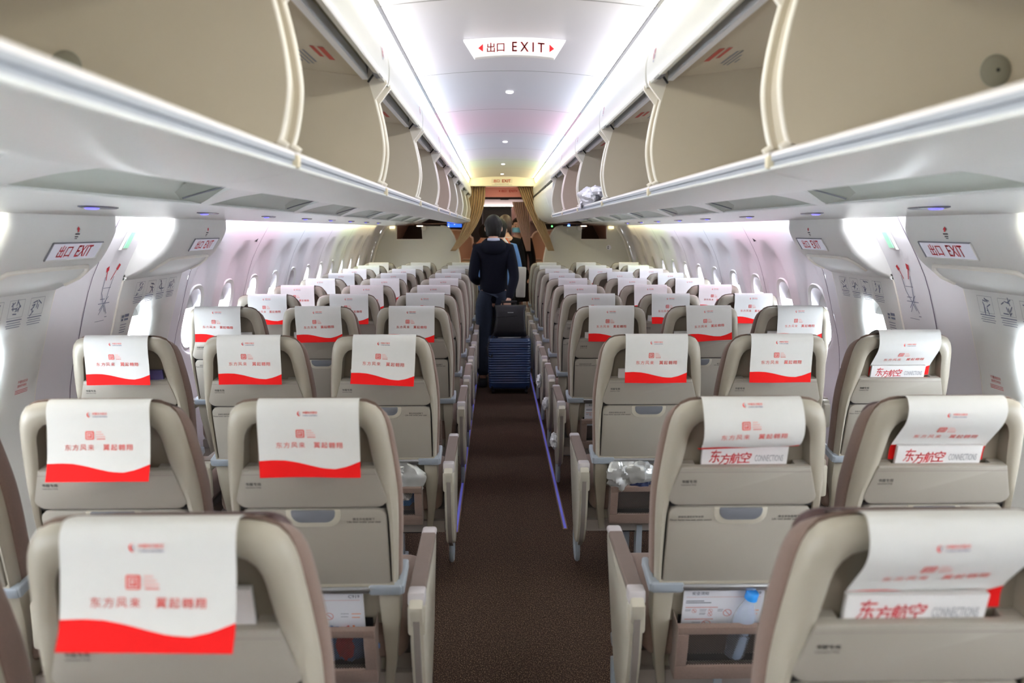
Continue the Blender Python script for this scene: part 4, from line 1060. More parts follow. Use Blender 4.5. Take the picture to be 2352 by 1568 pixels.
# ---------------------------------------------------------------- front partition, header, curtains, front cabin
FY = 11.15
pw = mat('partition_laminate', (.66, .64, .56), .45, noise=.02)
for sd in (-1, 1):
    sn = 'left' if sd < 0 else 'right'
    t = thing('partition', 'pale laminate partition with a small upper opening, %s end of the cabin' % sn, 'partition', (0, FY, 0))
    # outline with opening: built as strips around the opening
    inner = smooth_poly([(.60, 0.30), (.605, 1.0), (.62, 1.22), (.68, 1.44), (.745, 1.565), (.80, 1.605), (.88, 1.618)], 5)
    outer = [(wx(z) - .01, z) for z in [1.62 - 1.32 * k / 20 for k in range(21)]]
    OX0, OX1, OZ0 = 1.14, 1.515, 1.425
    m = MB(); mp = lambda a, b, n: (sd * a, n, b)
    m.prism(inner + [(OX0, 1.618), (OX0, .30)], -.012, .012, mp); m.prism([(OX0, .30), (OX0, OZ0), (OX1, OZ0), (OX1, .30)], -.012, .012, mp)
    m.prism([(OX1, .30), (OX1, 1.62)] + outer, -.012, .012, mp); m.build('panel', pw, parent=t, ang=0)
    m = MB(); m.tube([(sd * a, 0, b) for a, b in inner], .014, 8); m.build('edge_trim', bead_m, parent=t)
    m = MB(); m.tube([(sd * OX0, 0, 1.615), (sd * OX0, 0, OZ0), (sd * OX1, 0, OZ0), (sd * OX1, 0, 1.615)], .012, 6); m.tube([(sd * (x - .01), -.02, z) for x, z in outer[::-1][8:]], .02, 8); m.build('opening_trim', bead_m, parent=t)
    m = MB(); m.loft([[(sd * (OX0 - .02) + r_ * cos(2 * pi * k / 16), y_, 1.59 + r_ * sin(2 * pi * k / 16)) for k in range(16)] for r_, y_ in ((.035, -.012), (.035, -.03), (.02, -.036))]); m.build('hinge_cap', bead_m, parent=t, ang=40)
    m = MB(); m.box((sd * 1.57, -.035, 1.60), (.07, .03, .035)); m.build('spot_light', mat('spot_glow', (.9, .85, .6), .4, emit=(1, .85, .5), es=.9), parent=t)
    if sd > 0:
        m = MB(); m.loft([[(1.545 + r_ * cos(2 * pi * k / 24), y_, 1.315 + r_ * sin(2 * pi * k / 24)) for k in range(24)] for r_, y_ in ((.036, -.012), (.036, -.016))]); g = m.build('round_sticker', mat('sticker_white', (.82, .80, .86), .5), parent=t)
        m = MB(); m.box((1.535, -.017, 1.328), (.014, .002, .014)); m.box((1.535, -.017, 1.303), (.012, .002, .020)); m.build('sticker_mark', ink_m, parent=g)
    # front cabin side wall seen through the opening, and its lamp
    m = MB(); m.grid(2, 12, lambda a, b, sd=sd: (sd * wx(1.65 * b), FY + .02 + 2.9 * a, 1.65 * b)); struct(m.build('wall_front_%s' % sn, mat('peach_wall', (.80, .62, .54), .5, noise=.02), ang=50))
    m = MB(); ext(m, sd, [(.43, 1.70), (.60, 1.66), (.95, 1.66), (1.35, 1.648), (1.655, 1.632)], FY + .02, FY + 2.2); m.build('trim_%d' % (7 if sd < 0 else 8), bin_m)['kind'] = 'structure'
# header with exit sign over the aisle
t = thing('exit_header', 'cream header panel with red exit lettering above the far aisle opening', 'sign', (0, 10.80, 0))
m = MB(); top = [(-.62 + 1.24 * k / 20, 2.302 - .03 * ((-.62 + 1.24 * k / 20) / .44) ** 2) for k in range(21)]
m.prism(top + [(.62, 2.165), (-.62, 2.165)], 0.0, .02, lambda a, b, n: (a, n, b)); m.build('panel', mat('header_panel', (.80, .77, .66), .45), parent=t, ang=0)
m = MB(); mp = lambda x, y: (x, -.002, 2.235 + y); m.add([mp(-.145, -.028), mp(.145, -.028), mp(.145, .028), mp(-.145, .028)], [(0, 1, 2, 3)]); m.build('sign_plate', mat('plate_beige', (.70, .66, .56), .4), parent=t, ang=0)
mp = lambda x, y: (x, -.004, 2.235 + y)
for w_, cx_ in (('出口', -.075), ('EXIT', .062)): MB().text(w_, mp, h=.040, cx=cx_, off=.05).build('sign_lettering', mat('header_red', (.62, .05, .02), .6), parent=t, ang=0)
m = MB(); mp = lambda x, y: (x, -.002, 2.195 + y)
for k in range(10): m.add([mp(-.10 + .02 * k, -.004), mp(-.085 + .02 * k, -.004), mp(-.085 + .02 * k, .002), mp(-.10 + .02 * k, .002)], [(0, 1, 2, 3)])
m.add([mp(-.14, -.014), mp(.14, -.014), mp(.14, -.011), mp(-.14, -.011)], [(0, 1, 2, 3)]); m.build('small_print', greyink_m, parent=t, ang=0)
# front cabin ceiling, light and dark galley wall
m = MB(); m.grid(12, 1, lambda a, b: (-.62 + 1.24 * a, 10.83 + 3.5 * b, ceil_z(-.44 + .88 * a) - .0)); struct(m.build('ceiling_front', mat('peach_ceiling', (.85, .62, .54), .5), ang=60))
for sd in (-1, 1):
    m = MB(); ext(m, sd, [(.60, 2.27), (.56, 2.10), (.52, 1.95), (.50, 1.75), (.52, 1.70)], 10.83, 14.3); m.build('trim_%d' % (9 if sd < 0 else 10), bin_m)['kind'] = 'structure'
o = MB().box((0, 12.3, 2.262), (.50, .9, .008)).build('front_ceiling_light', emat('peach_led', (1.0, .52, .38), 1.3), ang=0); tag(o, 'soft peach ceiling light beyond the curtains at the front cabin', 'ceiling light')
t = thing('galley_header', 'pink header with a second red exit sign beyond the curtains', 'sign', (0, 13.0, 0))
m = MB(); m.box((0, 0, 2.19), (1.1, .03, .17)); m.build('panel', mat('peach_panel', (.82, .55, .47), .5), parent=t)
m = MB(); mp = lambda x, y: (.115 + x, -.018, 2.205 + y); m.text('出口', mp, h=.040, cx=-.07, off=.05); m.text('EXIT', mp, h=.038, cx=.075, off=.05); m.add([mp(-.155, 0), mp(-.135, .018), mp(-.135, -.018)], [(0, 1, 2)]); m.add([mp(.155, 0), mp(.137, .018), mp(.137, -.018)], [(0, 1, 2)]); m.build('sign_lettering', MATS['header_red'], parent=t, ang=0)
m = MB(); m.box((0, .45, 2.035), (1.1, .02, .10)); m.build('lower_panel', mat('lilac_panel', (.75, .66, .72), .4), parent=t)
m = MB(); m.box((.06, .43, 2.082), (.14, .02, .014)); m.build('door_hinge', ink_m, parent=t)
o = MB().box((0.0, 13.40, 1.972), (.75, .05, .012)).build('galley_light', emat('galley_led', (1, .93, .82), 2.5), ang=0); tag(o, 'narrow bright light bar above the dark galley door', 'light bar')
dk = mat('dark_door', (.045, .038, .032), .5, noise=.1)
m = MB(); m.grid(1, 1, lambda a, b: (-1.9 + 3.8 * a, 14.0, 2.3 * b)); struct(m.build('wall_front', dk, ang=0))
m = MB(); m.box((-.02, 13.965, 1.0), (.62, .03, 1.9)); d_ = m.build('door_5', mat('galley_door', (.06, .052, .045), .4, noise=.05)); struct(d_)
m = MB(); m.box((-.06, 13.945, 1.765), (.14, .01, .06)); m.build('door_plate', dark_m, parent=d_)
m = MB(); m.tube([(-.33, 13.94, .05), (-.33, 13.94, 1.93), (.29, 13.94, 1.93), (.29, 13.94, .05)], .012, 6); m.build('door_frame', greyink_m, parent=d_)
# side cabinet right of the galley
t = thing('galley_cabinet', 'tall grey lilac galley cabinet with notices right of the dark door', 'cabinet', (.42, 12.9, 0))
m = MB(); m.rbox((0, 0, .98), (.5, .5, 1.92), .02); m.build('body', mat('cabinet_lilac', (.36, .31, .33), .4), parent=t)
m = MB(); m.box((-.16, -.256, 1.78), (.07, .004, .10)); m.box((-.05, -.256, 1.83), (.06, .004, .08)); m.build('notice', mat('notice_grey', (.55, .5, .55), .5), parent=t)

# curtains
def curtain(name_lab, xt0, xt1, xb0, xb1, yc, zt, zb, colr, folds, bulge, ex=1.6):
    m = MB(); NU = folds * 8
    def f(a, b):
        s = b ** ex
        x = (xt0 + (xt1 - xt0) * a) * (1 - s) + (xb0 + (xb1 - xb0) * a) * s + bulge * sin(pi * b)
        amp = .030 * (1 - .45 * b)
        return (x, yc + amp * sin(2 * pi * folds * a) + .004 * sin(9 * b + 5 * a), zt + (zb - zt) * b)
    m.grid(NU, 24, f); n = len(m.v); 
    o = m.build('curtain', colr, ang=60); sm = o.modifiers.new('cloth_thickness', 'SOLIDIFY'); sm.thickness = .003
    return tag(o, name_lab, 'curtain')
gold = mat('gold_curtain', (.55, .385, .20), .75, noise=.15, scale=30, sheen=.3)
pinkc = mat('rose_curtain', (.50, .31, .24), .75, noise=.1, scale=30, sheen=.3)
curtain('gold pleated curtain tied back at the left of the front aisle opening', -.475, -.235, -.735, -.665, 10.98, 2.165, 1.27, gold, 7, .0, 2.4)
curtain('gold pleated curtain tied back at the right of the front aisle opening', .225, .455, .655, .745, 10.98, 2.165, 1.27, gold, 7, 0.0, 1.15)
curtain('rose brown pleated curtain hanging just beyond the right gold curtain', .150, .400, .355, .415, 11.22, 1.965, 1.26, pinkc, 8, 0.0, 1.1)
t = thing('curtain_rail', 'thin pale curtain rail above the front aisle opening', 'curtain rail', (0, 10.98, 2.17)); MB().tube([(-.60, 0, 0), (.60, 0, 0)], .006, 8).build('rail', bead_m, parent=t)

# warm reading lights in the front cabin, seen through the partition openings
for sd in (-1, 1):
    t = thing('reading_lamp', 'warm glowing lamp in the front cabin behind the %s partition opening' % ('left' if sd < 0 else 'right'), 'reading lamp', (sd * 1.22, FY + .55, 1.635))
    MB().rbox((0, 0, 0), (.16, .30, .02), .006).build('housing', dark_m, parent=t)
    MB().box((0, -.02, -.013), (.10, .16, .004)).build('lens', emat('warm_lens', (1.0, .52, .32), 38.0), parent=t, ang=0)
# front cabin seats, consoles and screens
for sd in (-1, 1):
    sn = 'left' if sd < 0 else 'right'
    t = thing('front_cabin_seat', 'tan front cabin seat shell with a cream edge, %s of the aisle' % sn, 'seat', (sd * .78, 12.2, 0), 'front cabin seats')
    o_ = smooth_poly([(-.33, 0.0), (-.33, 1.30), (-.30, 1.45), (-.22, 1.54), (0, 1.565), (.22, 1.54), (.30, 1.45), (.33, 1.30), (.33, 0.0)], 5)
    MB().prism(o_, 0, .10, lambda a, b, n: (a, n, b)).build('back_shell', mat('tan_shell', (.45, .34, .26), .45, noise=.03), parent=t, ang=30)
    MB().tube([(a, -.005, b) for a, b in o_], .014, 8).build('edge_trim', bead_m, parent=t)
    t = thing('console', 'cream armrest console beside the %s front cabin seat' % sn, 'console', (sd * .53, 11.75, 0), 'front cabin consoles')
    MB().rbox((0, 0, .55), (.17, .50, 1.10), .03).build('body', mat('console_cream', (.60, .50, .37), .35), parent=t)
    MB().rbox((0, 0, 1.115), (.14, .42, .03), .012).build('tray', mat('console_top', (.35, .28, .2), .35), parent=t)
t = thing('wall_screen', 'small screen showing a blue menu above the left front seats', 'screen', (-.76, 12.6, 1.64))
MB().rbox((0, 0, 0), (.26, .03, .13), .006).build('housing', dark_m, parent=t)
s_ = MB().box((0, -.0165, .01), (.235, .002, .085)).build('display', mat('blue_display', (.02, .06, .3), .3, emit=(.03, .13, .8), es=.9), parent=t)
m = MB(); m.box((-.095, -.019, -.018), (.025, .002, .016)); m.box((-.095, -.019, .022), (.025, .002, .016)); m.box((.0, -.019, .012), (.012, .002, .012)); m.build('menu_icon', mat('icon_white', (.8, .85, .9), .4, emit=(.7, .8, 1), es=.8), parent=s_)
t = thing('status_panel', 'black status panel with green and blue indicator lights on the right', 'control panel', (.98, 12.0, 1.62))
MB().rbox((0, 0, 0), (.62, .04, .085), .01).build('housing', dark_m, parent=t)
MB().sphere((-.20, -.022, 0), (.012, .004, .012), 12, 8).build('green_light', mat('green_glow', (.05, .5, .1), .3, emit=(.15, 1, .2), es=2), parent=t)
MB().sphere((.06, -.022, .01), (.020, .004, .016), 12, 8).build('blue_light', mat('blue_glow', (.05, .1, .8), .3, emit=(.1, .25, 1), es=3), parent=t)
# green photoluminescent lights and strap notices between the exits
for sd in (-1, 1):
    sn = 'left' if sd < 0 else 'right'
    def gp(y, z, n): return (sd * (wx(z) - n), y, z)
    t = thing('emergency_light', 'small pale green emergency light on the %s wall between the exits' % sn, 'emergency light', (0, 0, 0), 'emergency lights')
    m = MB(); m.prism([(3.455, 1.480), (3.510, 1.480), (3.510, 1.572), (3.455, 1.572)], .002, .016, lambda a, b, n: gp(a, b, n), bev=.004); m.build('housing', hatch_m, parent=t, ang=40)
    m = MB(); m.prism([(3.463, 1.488), (3.502, 1.488), (3.502, 1.558), (3.463, 1.558)], .016, .019, lambda a, b, n: gp(a, b, n)); m.build('lens', mat('green_lens', (.35, .75, .52), .3, emit=(.4, 1, .65), es=.12), parent=t, ang=0)
    m = MB(); rnd = random.Random(4)
    def q(a, b): 
        z = 1.29 + b; return (sd * (wx(z) - .003), 3.49 + (a if sd < 0 else -a), z)
    def ln(x0, y0, x1, y1, w, mi):
        d = Vector((x1 - x0, y1 - y0)).normalized() * w; m.add([q(x0 - d.y, y0 + d.x), q(x0 + d.y, y0 - d.x), q(x1 + d.y, y1 - d.x), q(x1 - d.y, y1 + d.x)], [(0, 1, 2, 3)], mi)
    for x0, y0, x1, y1, w, mi in ((-.055, .115, -.045, .095, .010, 0), (-.045, .095, -.030, .055, .0025, 0), (.045, .125, .035, .10, .010, 0), (.035, .10, .01, .055, .0025, 0), (-.045, .07, -.04, .0, .002, 1), (-.04, 0, -.02, -.03, .002, 1), (.03, .07, .02, .01, .002, 1), (.02, .01, .01, -.06, .002, 1), (-.02, -.03, .02, -.09, .002, 1), (.03, -.02, -.03, -.08, .002, 1), (-.05, -.05, .05, -.05, .0015, 1), (-.04, -.03, .0, -.03, .0015, 1), (-.03, -.10, .0, -.06, .0018, 1), (.04, -.10, .01, -.06, .0018, 1), (.03, -.115, .05, -.115, .0015, 1), (-.035, .02, .03, .02, .0012, 1), (-.05, -.13, .03, -.13, .001, 1)):
        ln(x0, y0, x1, y1, w, mi)
    tag(m.build('escape_strap_notice', [MATS['sign_red'], MATS['placard_ink']], ang=0), 'line drawing notice with red arrows on the %s wall between the exits' % sn, 'notice', 'wall notices')
    m = MB(); m.add([gp(5.36, 1.492, .004), gp(5.42, 1.485, .004), gp(5.42, 1.51, .004)], [(0, 1, 2)]); tag(m.build('wing_marker', ink_m, ang=0), 'tiny black triangle marker on the upper %s side wall' % sn, 'marker', 'triangle markers')

# ---------------------------------------------------------------- people
def baked(o):
    bpy.context.view_layer.update(); dg = bpy.context.evaluated_depsgraph_get()
    me = bpy.data.meshes.new_from_object(o.evaluated_get(dg)); old = o.data; o.modifiers.clear(); o.data = me; bpy.data.meshes.remove(old); me.shade_smooth(); return o
def skin_mb(nodes, edges, sub=2):
    me = bpy.data.meshes.new('s'); me.from_pydata([n[0] for n in nodes], edges, []); o = bpy.data.objects.new('s', me); COL.objects.link(o)
    o.modifiers.new('skin', 'SKIN'); sv = me.skin_vertices[0].data if me.skin_vertices else None
    if sv is None:
        bpy.context.view_layer.objects.active = o; bpy.ops.mesh.customdata_skin_add(); sv = me.skin_vertices[0].data
    for i, n in enumerate(nodes): sv[i].radius = n[1] if isinstance(n[1], tuple) else (n[1], n[1])
    sv[0].use_root = True
    s = o.modifiers.new('sub', 'SUBSURF'); s.levels = sub; s.render_levels = sub
    bpy.context.view_layer.update(); dg = bpy.context.evaluated_depsgraph_get(); m2 = bpy.data.meshes.new_from_object(o.evaluated_get(dg))
    m = MB().add([tuple(v.co) for v in m2.vertices], [tuple(p.vertices) for p in m2.polygons]); bpy.data.objects.remove(o); bpy.data.meshes.remove(m2); return m
def join(a, b): a.add(b.v, b.f, 0); return a
skin_tone = mat('skin', (.62, .36, .25), .5, noise=.04); hair_black = mat('black_hair', (.006, .0045, .0035), .6, spec=.25, noise=.35, scale=90, bump=.6, bscale=120); hair_brown = mat('brown_hair', (.05, .028, .02), .5, noise=.3, scale=90)
def head_fn(r):
    def fn(p):
        x, y, z = p.x * r[0], p.y * r[1], p.z * r[2]
        if p.z < -.2: k = 1 - .30 * (-p.z - .2); x *= k; y *= (1 - .12 * (-p.z - .2))   # jaw
        if p.y > 0:
            y += .018 * math.exp(-((p.x * 5) ** 2) - ((p.z + .12) * 4.5) ** 2)       # nose
            y -= .006 * math.exp(-((abs(p.x) - .42) * 6) ** 2 - ((p.z - .05) * 7) ** 2)  # eye sockets
            y += .005 * math.exp(-((p.x * 3.5) ** 2) - ((p.z + .48) * 9) ** 2)      # lips
            y += .006 * math.exp(-((p.x * 3.2) ** 2) - ((p.z + .85) * 5) ** 2)      # chin
        return Vector((x, y, z))
    return fn
def hand(mb, w, d, side, curl=.8):
    """five-fingered hand: wrist w, direction d (unit), thumb on the given side"""
    d = Vector(d).normalized(); s = Vector((1, 0, 0)) if abs(d.x) < .8 else Vector((0, 1, 0)); s = (s - d * s.dot(d)).normalized(); n = d.cross(s) * side
    w = Vector(w); rings = []
    for t, a, b in ((-.02, .026, .020), (.0, .028, .019), (.03, .038, .016), (.065, .042, .014), (.085, .038, .012)):
        rings.append([w + d * t + s * a * cos(2 * pi * k / 12) + n * b * sin(2 * pi * k / 12) for k in range(12)])
    mb.loft(rings)
    for i, (o, L) in enumerate(((-.031, .062), (-.011, .072), (.010, .068), (.030, .052))):
        p = [w + d * .075 + s * o]; ang = 0
        for seg in (.45, .32, .23):
            ang += curl * .62; p.append(p[-1] + (d * cos(ang) + n * sin(ang)) * L * seg)
        mb.tube(p, [.0095, .009, .008, .0065], 8)
    th = [w + d * .02 - s * side * .026, w + d * .045 - s * side * .050 + n * .012, w + d * .072 - s * side * .052 + n * .026, w + d * .090 - s * side * .045 + n * .034]
    mb.tube(th, [.013, .0115, .010, .008], 8)
def person(label, loc, H, facing, hair, arms, legs, clothes, headtilt=0.0, skirt=False, part=None):
    root = thing('person', label, 'person', loc, rotz=facing); k = H / 1.70; V = lambda x, y, z: (x * k, y * k, z * k)
    (re, rw), (le, lw) = arms; (rk, ra), (lk, la) = legs
    nodes = [(V(0, 0, .93), (.115, .085)), (V(0, -.005, 1.10), (.108, .078)), (V(0, 0, 1.28), (.135, .085)), (V(0, 0, 1.40), (.10, .07)), (V(0, .012, 1.47), (.048, .050)), (V(0, .028 + headtilt * .2, 1.55), (.048, .05)),
             (V(.160, 0, 1.375), (.048, .048)), (V(*re), (.038, .038)), (V(*rw), (.024, .026)), (V(-.160, 0, 1.375), (.048, .048)), (V(*le), (.038, .038)), (V(*lw), (.024, .026)),
             (V(.09, 0, .86), (.082, .085)), (V(*rk), (.052, .055)), (V(*ra), (.034, .036)), (V(-.09, 0, .86), (.082, .085)), (V(*lk), (.052, .055)), (V(*la), (.034, .036)),
             (V(ra[0], ra[1] + .12, .035), (.032, .024)), (V(la[0], la[1] + .12, .035), (.032, .024))]
    ed = [(0, 1), (1, 2), (2, 3), (3, 4), (4, 5), (3, 6), (6, 7), (7, 8), (3, 9), (9, 10), (10, 11), (0, 12), (12, 13), (13, 14), (14, 18), (0, 15), (15, 16), (16, 17), (17, 19)]
    b = skin_mb(nodes, ed); hc = Vector(V(0, .045 + headtilt, 1.585)); hr = (.074 * k, .092 * k, .112 * k); b.sphere(hc, hr, 28, 20, 0, head_fn(hr))
    for s in (-1, 1): b.sphere(hc + Vector((s * .078 * k, -.008, -.008)), (.013, .018, .030), 10, 8)
    for wv, ev, s in ((rw, re, 1), (lw, le, -1)):
        w = Vector(V(*wv)); d = (w - Vector(V(*ev))).normalized(); hand(b, w + d * .012, d, s)
    o = b.build('body', skin_tone, parent=root, ang=0); rm = o.modifiers.new('r', 'REMESH'); rm.mode = 'VOXEL'; rm.voxel_size = .0065; baked(o)
    # hair: thick cap with an uneven nape line
    m = MB()
    def hf(p):
        q = Vector((p.x * hr[0] * 1.27, p.y * hr[1] * 1.16, p.z * hr[2] * 1.10)); q.y -= .006; q.z += .012
        if p.y > .30 and p.z < .42: q.y *= .55 ; q.x *= .93
        if p.z < -.30: q.z = -.078 * k - .35 * (p.z + .30) * -.05; q.x *= .62 + .36 * (1 + p.z); q.y = q.y * .75 - .008
        if -.45 < p.z < .05 and abs(p.x) > .75 and p.y > -.35: q.x *= .80
        j = 1 + .035 * sin(13 * atan2(p.y, p.x) + 3 * p.z) * (1 - p.z * p.z); return Vector((q.x * j, q.y * j, q.z))
    m.sphere(hc, hr, 40, 26, 0, hf); m.build('hair', hair, parent=root, ang=80)
    for e in (-1, 1):
        x = MB(); x.sphere(hc + Vector((e * .030 * k, .082 * k, .004)), (.012, .006, .006), 10, 8); x.build('eye', ink_m, parent=root)
        x = MB(); x.tube([hc + Vector((e * .014 * k, .090 * k, .024)), hc + Vector((e * .030 * k, .088 * k, .029)), hc + Vector((e * .046 * k, .078 * k, .023))], .003, 6); x.build('eyebrow', hair_black, parent=root)
    # jacket or top
    c = clothes; g = .022
    tn = [(V(0, 0, c.get('hem', .88) - .07), (.17, .122)), (V(0, 0, 1.05), (.145, .108)), (V(0, -.005, 1.25), (.158, .110)), (V(0, -.004, 1.385), (.115, .088)), (V(0, .0, 1.455), (.064, .062)),
          (V(.158, 0, 1.378), (.068, .068)), (V(*re), (.053, .053)), (V(*[a + (w - a) * .97 for a, w in zip(re, rw)]), (.040, .041)), (V(-.158, 0, 1.378), (.068, .068)), (V(*le), (.056, .056)), (V(*[a + (w - a) * .97 for a, w in zip(le, lw)]), (.040, .041))]
    t = skin_mb(tn, [(0, 1), (1, 2), (2, 3), (3, 4), (3, 5), (5, 6), (6, 7), (3, 8), (8, 9), (9, 10)])
    t.build('jacket' if 'jacket' in c else 'shirt', c.get('jacket', c.get('shirt')), parent=root, ang=0).data.shade_smooth()
    if skirt:
        m = MB(); m.loft([[(rx * cos(2 * pi * q / 28) * k, ry * sin(2 * pi * q / 28) * k, z * k) for q in range(28)] for z, rx, ry in ((.96, .15, .11), (.86, .175, .135), (.70, .18, .14), (.50, .17, .14))]); m.build('skirt', c['trousers'], parent=root, ang=60)
    else:
        ln_ = [(V(0, 0, 1.04), (.125, .100)), (V(.092, 0, .84), (.100, .105)), (V(*rk), (.076, .080)), (V(ra[0], ra[1], ra[2] + .0), (.056, .062)), (V(-.092, 0, .84), (.100, .105)), (V(*lk), (.076, .080)), (V(la[0], la[1], la[2]), (.056, .062))]
        skin_mb(ln_, [(0, 1), (1, 2), (2, 3), (0, 4), (4, 5), (5, 6)]).build('trousers', c['trousers'], parent=root, ang=0).data.shade_smooth()
    for a_ in (ra, la):
        m = MB(); m.rbox((a_[0] * k, a_[1] * k + .055, .045), (.092, .26, .085), .03, seg=3); m.build('shoe', c.get('shoe', black_m), parent=root, ang=50)
    return root, hc, k
navy_j = mat('navy_jacket', (.0035, .0045, .010), .85, spec=.15, noise=.15, scale=60, bump=.4, bscale=18); slate_t = mat('slate_trousers', (.022, .030, .048), .85, spec=.2, noise=.15, scale=40, bump=.4, bscale=20)
uni = mat('black_uniform', (.005, .004, .005), .8, spec=.15, noise=.15, scale=60)
shirt_b = mat('blue_shirt', (.10, .22, .45), .8, noise=.1, scale=50); shirt_g = mat('striped_collar', (.42, .46, .55), .8, noise=.2, scale=300)
REL = (((.215, .0, 1.10), (.20, .05, .86)), ((-.215, .0, 1.10), (-.20, .05, .86)))
STD = (((.10, .01, .48), (.10, -.02, .09)), ((-.10, .01, .48), (-.10, -.02, .09)))
pr, hc, k = person('person walking up the aisle in a navy hooded jacket, pulling a suitcase', (-.105, 7.72, 0), 1.70, 0.0, hair_black,
    (((.210, -.10, 1.10), (.145, -.235, .88)), ((-.208, -.05, 1.10), (-.15, .16, 1.03))), (((.085, .10, .50), (.075, .10, .09)), ((-.105, .04, .48), (-.11, -.12, .10))), dict(jacket=navy_j, trousers=slate_t, hem=.86), headtilt=.012)
m = MB(); m.loft([[(a * cos(2 * pi * q / 24), -.022 + b * sin(2 * pi * q / 24) + o2, z + .014 * sin(2 * pi * q / 24)) for q in range(24)] for z, a, b, o2 in ((1.345, .105, .085, -.01), (1.375, .135, .110, -.01), (1.42, .138, .112, -.004), (1.452, .112, .090, .002), (1.474, .086, .068, .010), (1.462, .072, .056, .014))], cap0=False, cap1=False); m.build('hood', navy_j, parent=pr, ang=60)
m = MB(); m.loft([[(a * cos(2 * pi * q / 24), .004 + b * sin(2 * pi * q / 24), z) for q in range(24)] for z, a, b in ((1.44, .070, .062), (1.484, .060, .058), (1.487, .055, .053))], cap0=False, cap1=False); m.build('shirt_collar', shirt_g, parent=pr, ang=60)
p2, _, _ = person('person in a light blue shirt with orange and white straps, behind the navy jacket', (-.045, 8.75, 0), 1.68, 0.0, hair_black, (((.225, .0, 1.10), (.215, .06, 1.13)), REL[1]), STD, dict(shirt=shirt_b, trousers=uni))
for dx, cm in ((0.0, mat('orange_strap', (.55, .12, .04), .7)), (-.022, mat('white_strap', (.7, .68, .65), .7))):
    MB().tube([(.075 + dx, -.05, 1.47), (.115 + dx, -.105, 1.42), (.150 + dx * .8, -.135, 1.32), (.185 + dx * .5, -.13, 1.20), (.20, -.115, 1.10)], .010, 6).build('bag_strap', cm, parent=p2)
p3, _, _ = person('person in a black uniform with a thin white collar line, back turned near the curtains', (.035, 9.85, 0), 1.74, 0.0, hair_brown, REL, STD, dict(jacket=uni, trousers=uni), skirt=True)
MB().loft([[(a * cos(2 * pi * q / 24), b * sin(2 * pi * q / 24), z) for q in range(24)] for z, a, b in ((1.470, .082, .078), (1.476, .081, .077))], cap0=False, cap1=False).build('collar_line', mat('collar_white', (.7, .7, .72), .7), parent=p3)
p4, hc, k = person('person with black hair and a pale blue face mask facing the camera', (.24, 11.45, 0), 1.73, pi - .05, hair_black, REL, STD, dict(jacket=uni, trousers=uni), skirt=True)
m = MB()
def mk(a, b):
    th = -1.15 + 2.3 * a; z = -.014 - .070 * b; r = 1.13 + .10 * cos(th) * sin(pi * min(1, b * 1.1)) ; return (hc.x + .078 * r * sin(th) * k, hc.y + (.098 * r * cos(th) + .006) * k, hc.z + z * k)
m.grid(14, 8, mk); m.build('face_mask', mat('mask_blue', (.16, .42, .56), .8), parent=p4, ang=80)
p5, _, _ = person('person with black hair half hidden at the left of the navy jacket', (-.285, 11.62, 0), 1.64, -.9, hair_black, REL, STD, dict(jacket=mat('brown_top', (.06, .045, .04), .8), trousers=uni))
tag(MB().rbox((.198, 8.62, .985), (.105, .05, .34), .012, rot=Matrix.Rotation(.04, 3, 'Y')).build('tote_bag', mat('white_tote', (.62, .60, .54), .6, noise=.05), ang=40), 'white paper tote bag hanging beside the blue shirt in the aisle', 'bag')

# suitcase with the black bag on top
sc_ = thing('suitcase', 'navy blue ribbed hard shell suitcase rolling in the aisle', 'suitcase', (.047, 7.36, 0))
def srad(z): return 1.0 if .10 < z < .50 else (1 - ((.10 - z) / .06) ** 2 * .06 if z <= .10 else 1 - ((z - .50) / .04) ** 2 * .05)
base = rrect(-.205, -.120, .205, .120, .045, 6); rings = []
for i in range(129):
    z = .055 + .485 * i / 128; kf = srad(z); ph = (z - .10) / .0215
    ring = []
    for a, b in base:
        che = .014 * min(1, max(0, (abs(a) - .11) / .06)); on = 1 if .11 < z < .51 else 0
        d = .0055 * max(0, sin(2 * pi * (z + che) / .0235)) * on
        L = sqrt((a / .2) ** 2 + (b / .12) ** 2); ring.append((a * kf * (1 - .02 * (z < .2)) + a / .2 * d * .5, b * kf + b / .12 * d, z))
    rings.append(ring)
MB().loft(rings).build('shell', mat('navy_shell', (.018, .045, .125), .32, noise=.05, coat=.3), parent=sc_, ang=50)
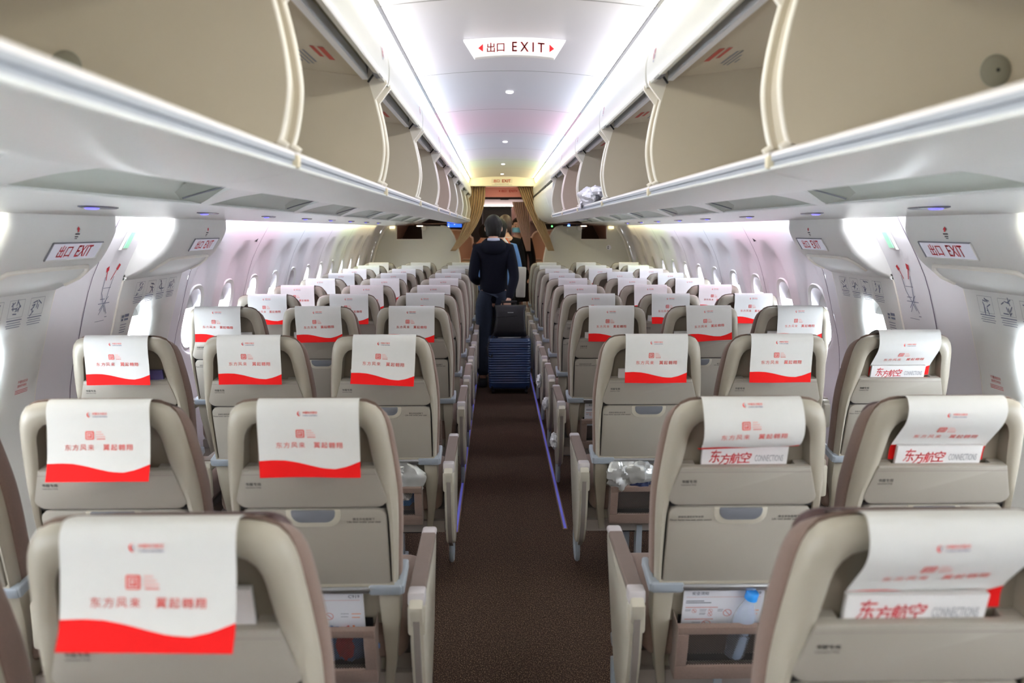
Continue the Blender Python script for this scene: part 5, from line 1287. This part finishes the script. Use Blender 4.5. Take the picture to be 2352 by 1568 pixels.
MB().rbox((0, -.06, .544), (.22, .045, .012), .004).build('carry_handle', metal_m, parent=sc_, ang=40)
MB().rbox((0, .0, .075), (.36, .235, .05), .012).build('base', black_m, parent=sc_, ang=40)
for sx in (-1, 1):
    for sy in (-1, 1):
        m = MB(); m.loft([[(sx * .160 + dx, sy * .085 + r_ * cos(2 * pi * q / 18), .026 + r_ * sin(2 * pi * q / 18)) for q in range(18)] for dx, r_ in ((-.014, .021), (-.012, .026), (.012, .026), (.014, .021))]); m.box((sx * .16, sy * .085, .052), (.036, .03, .03)); m.build('wheel', black_m, parent=sc_, ang=40)
m = MB()
for s in (-1, 1): m.tube([(s * .065, .06, .53), (s * .065, .06, .872)], .008, 8)
m.tube([(-.075, .06, .876), (.075, .06, .876)], .012, 8); m.build('telescopic_handle', dark_m, parent=sc_)
bg = thing('travel_bag', 'black soft travel bag strapped on top of the suitcase', 'bag', (.055, 7.325, .552))
m = MB(); rings = []
for z, a, b in ((0, .150, .045), (.01, .158, .062), (.06, .155, .075), (.15, .142, .070), (.24, .140, .055), (.285, .148, .045), (.30, .150, .036)):
    rings.append([(x * a / .15 + .004 * sin(40 * z + 20 * x), y * b / .07 + .004 * sin(30 * z + 33 * x), z) for x, y in rrect(-.15, -.07, .15, .07, .03, 4)])
m.loft(rings); m.build('body', mat('black_nylon', (.009, .009, .012), .5, noise=.2, bump=.4, bscale=30), parent=bg, ang=60)
MB().rbox((-.03, -.060, .20), (.20, .012, .016), .004, rot=Matrix.Rotation(-.08, 3, 'Y')).build('front_pocket_zip', dark_m, parent=bg)
m = MB(); [m.box((-.022 + .008 * q, -.0655, .236), (.006, .002, .006)) for q in range(7)]; m.build('label_lettering', mat('label_white', (.6, .6, .62), .6), parent=bg, ang=0)
MB().tube([(-.15, -.03, .05), (-.19, -.06, -.02), (-.225, -.09, -.10), (-.215, -.10, -.17), (-.18, -.09, -.19), (-.16, -.07, -.12), (-.15, -.05, .0)], .008, 6).build('strap', black_m, parent=bg)
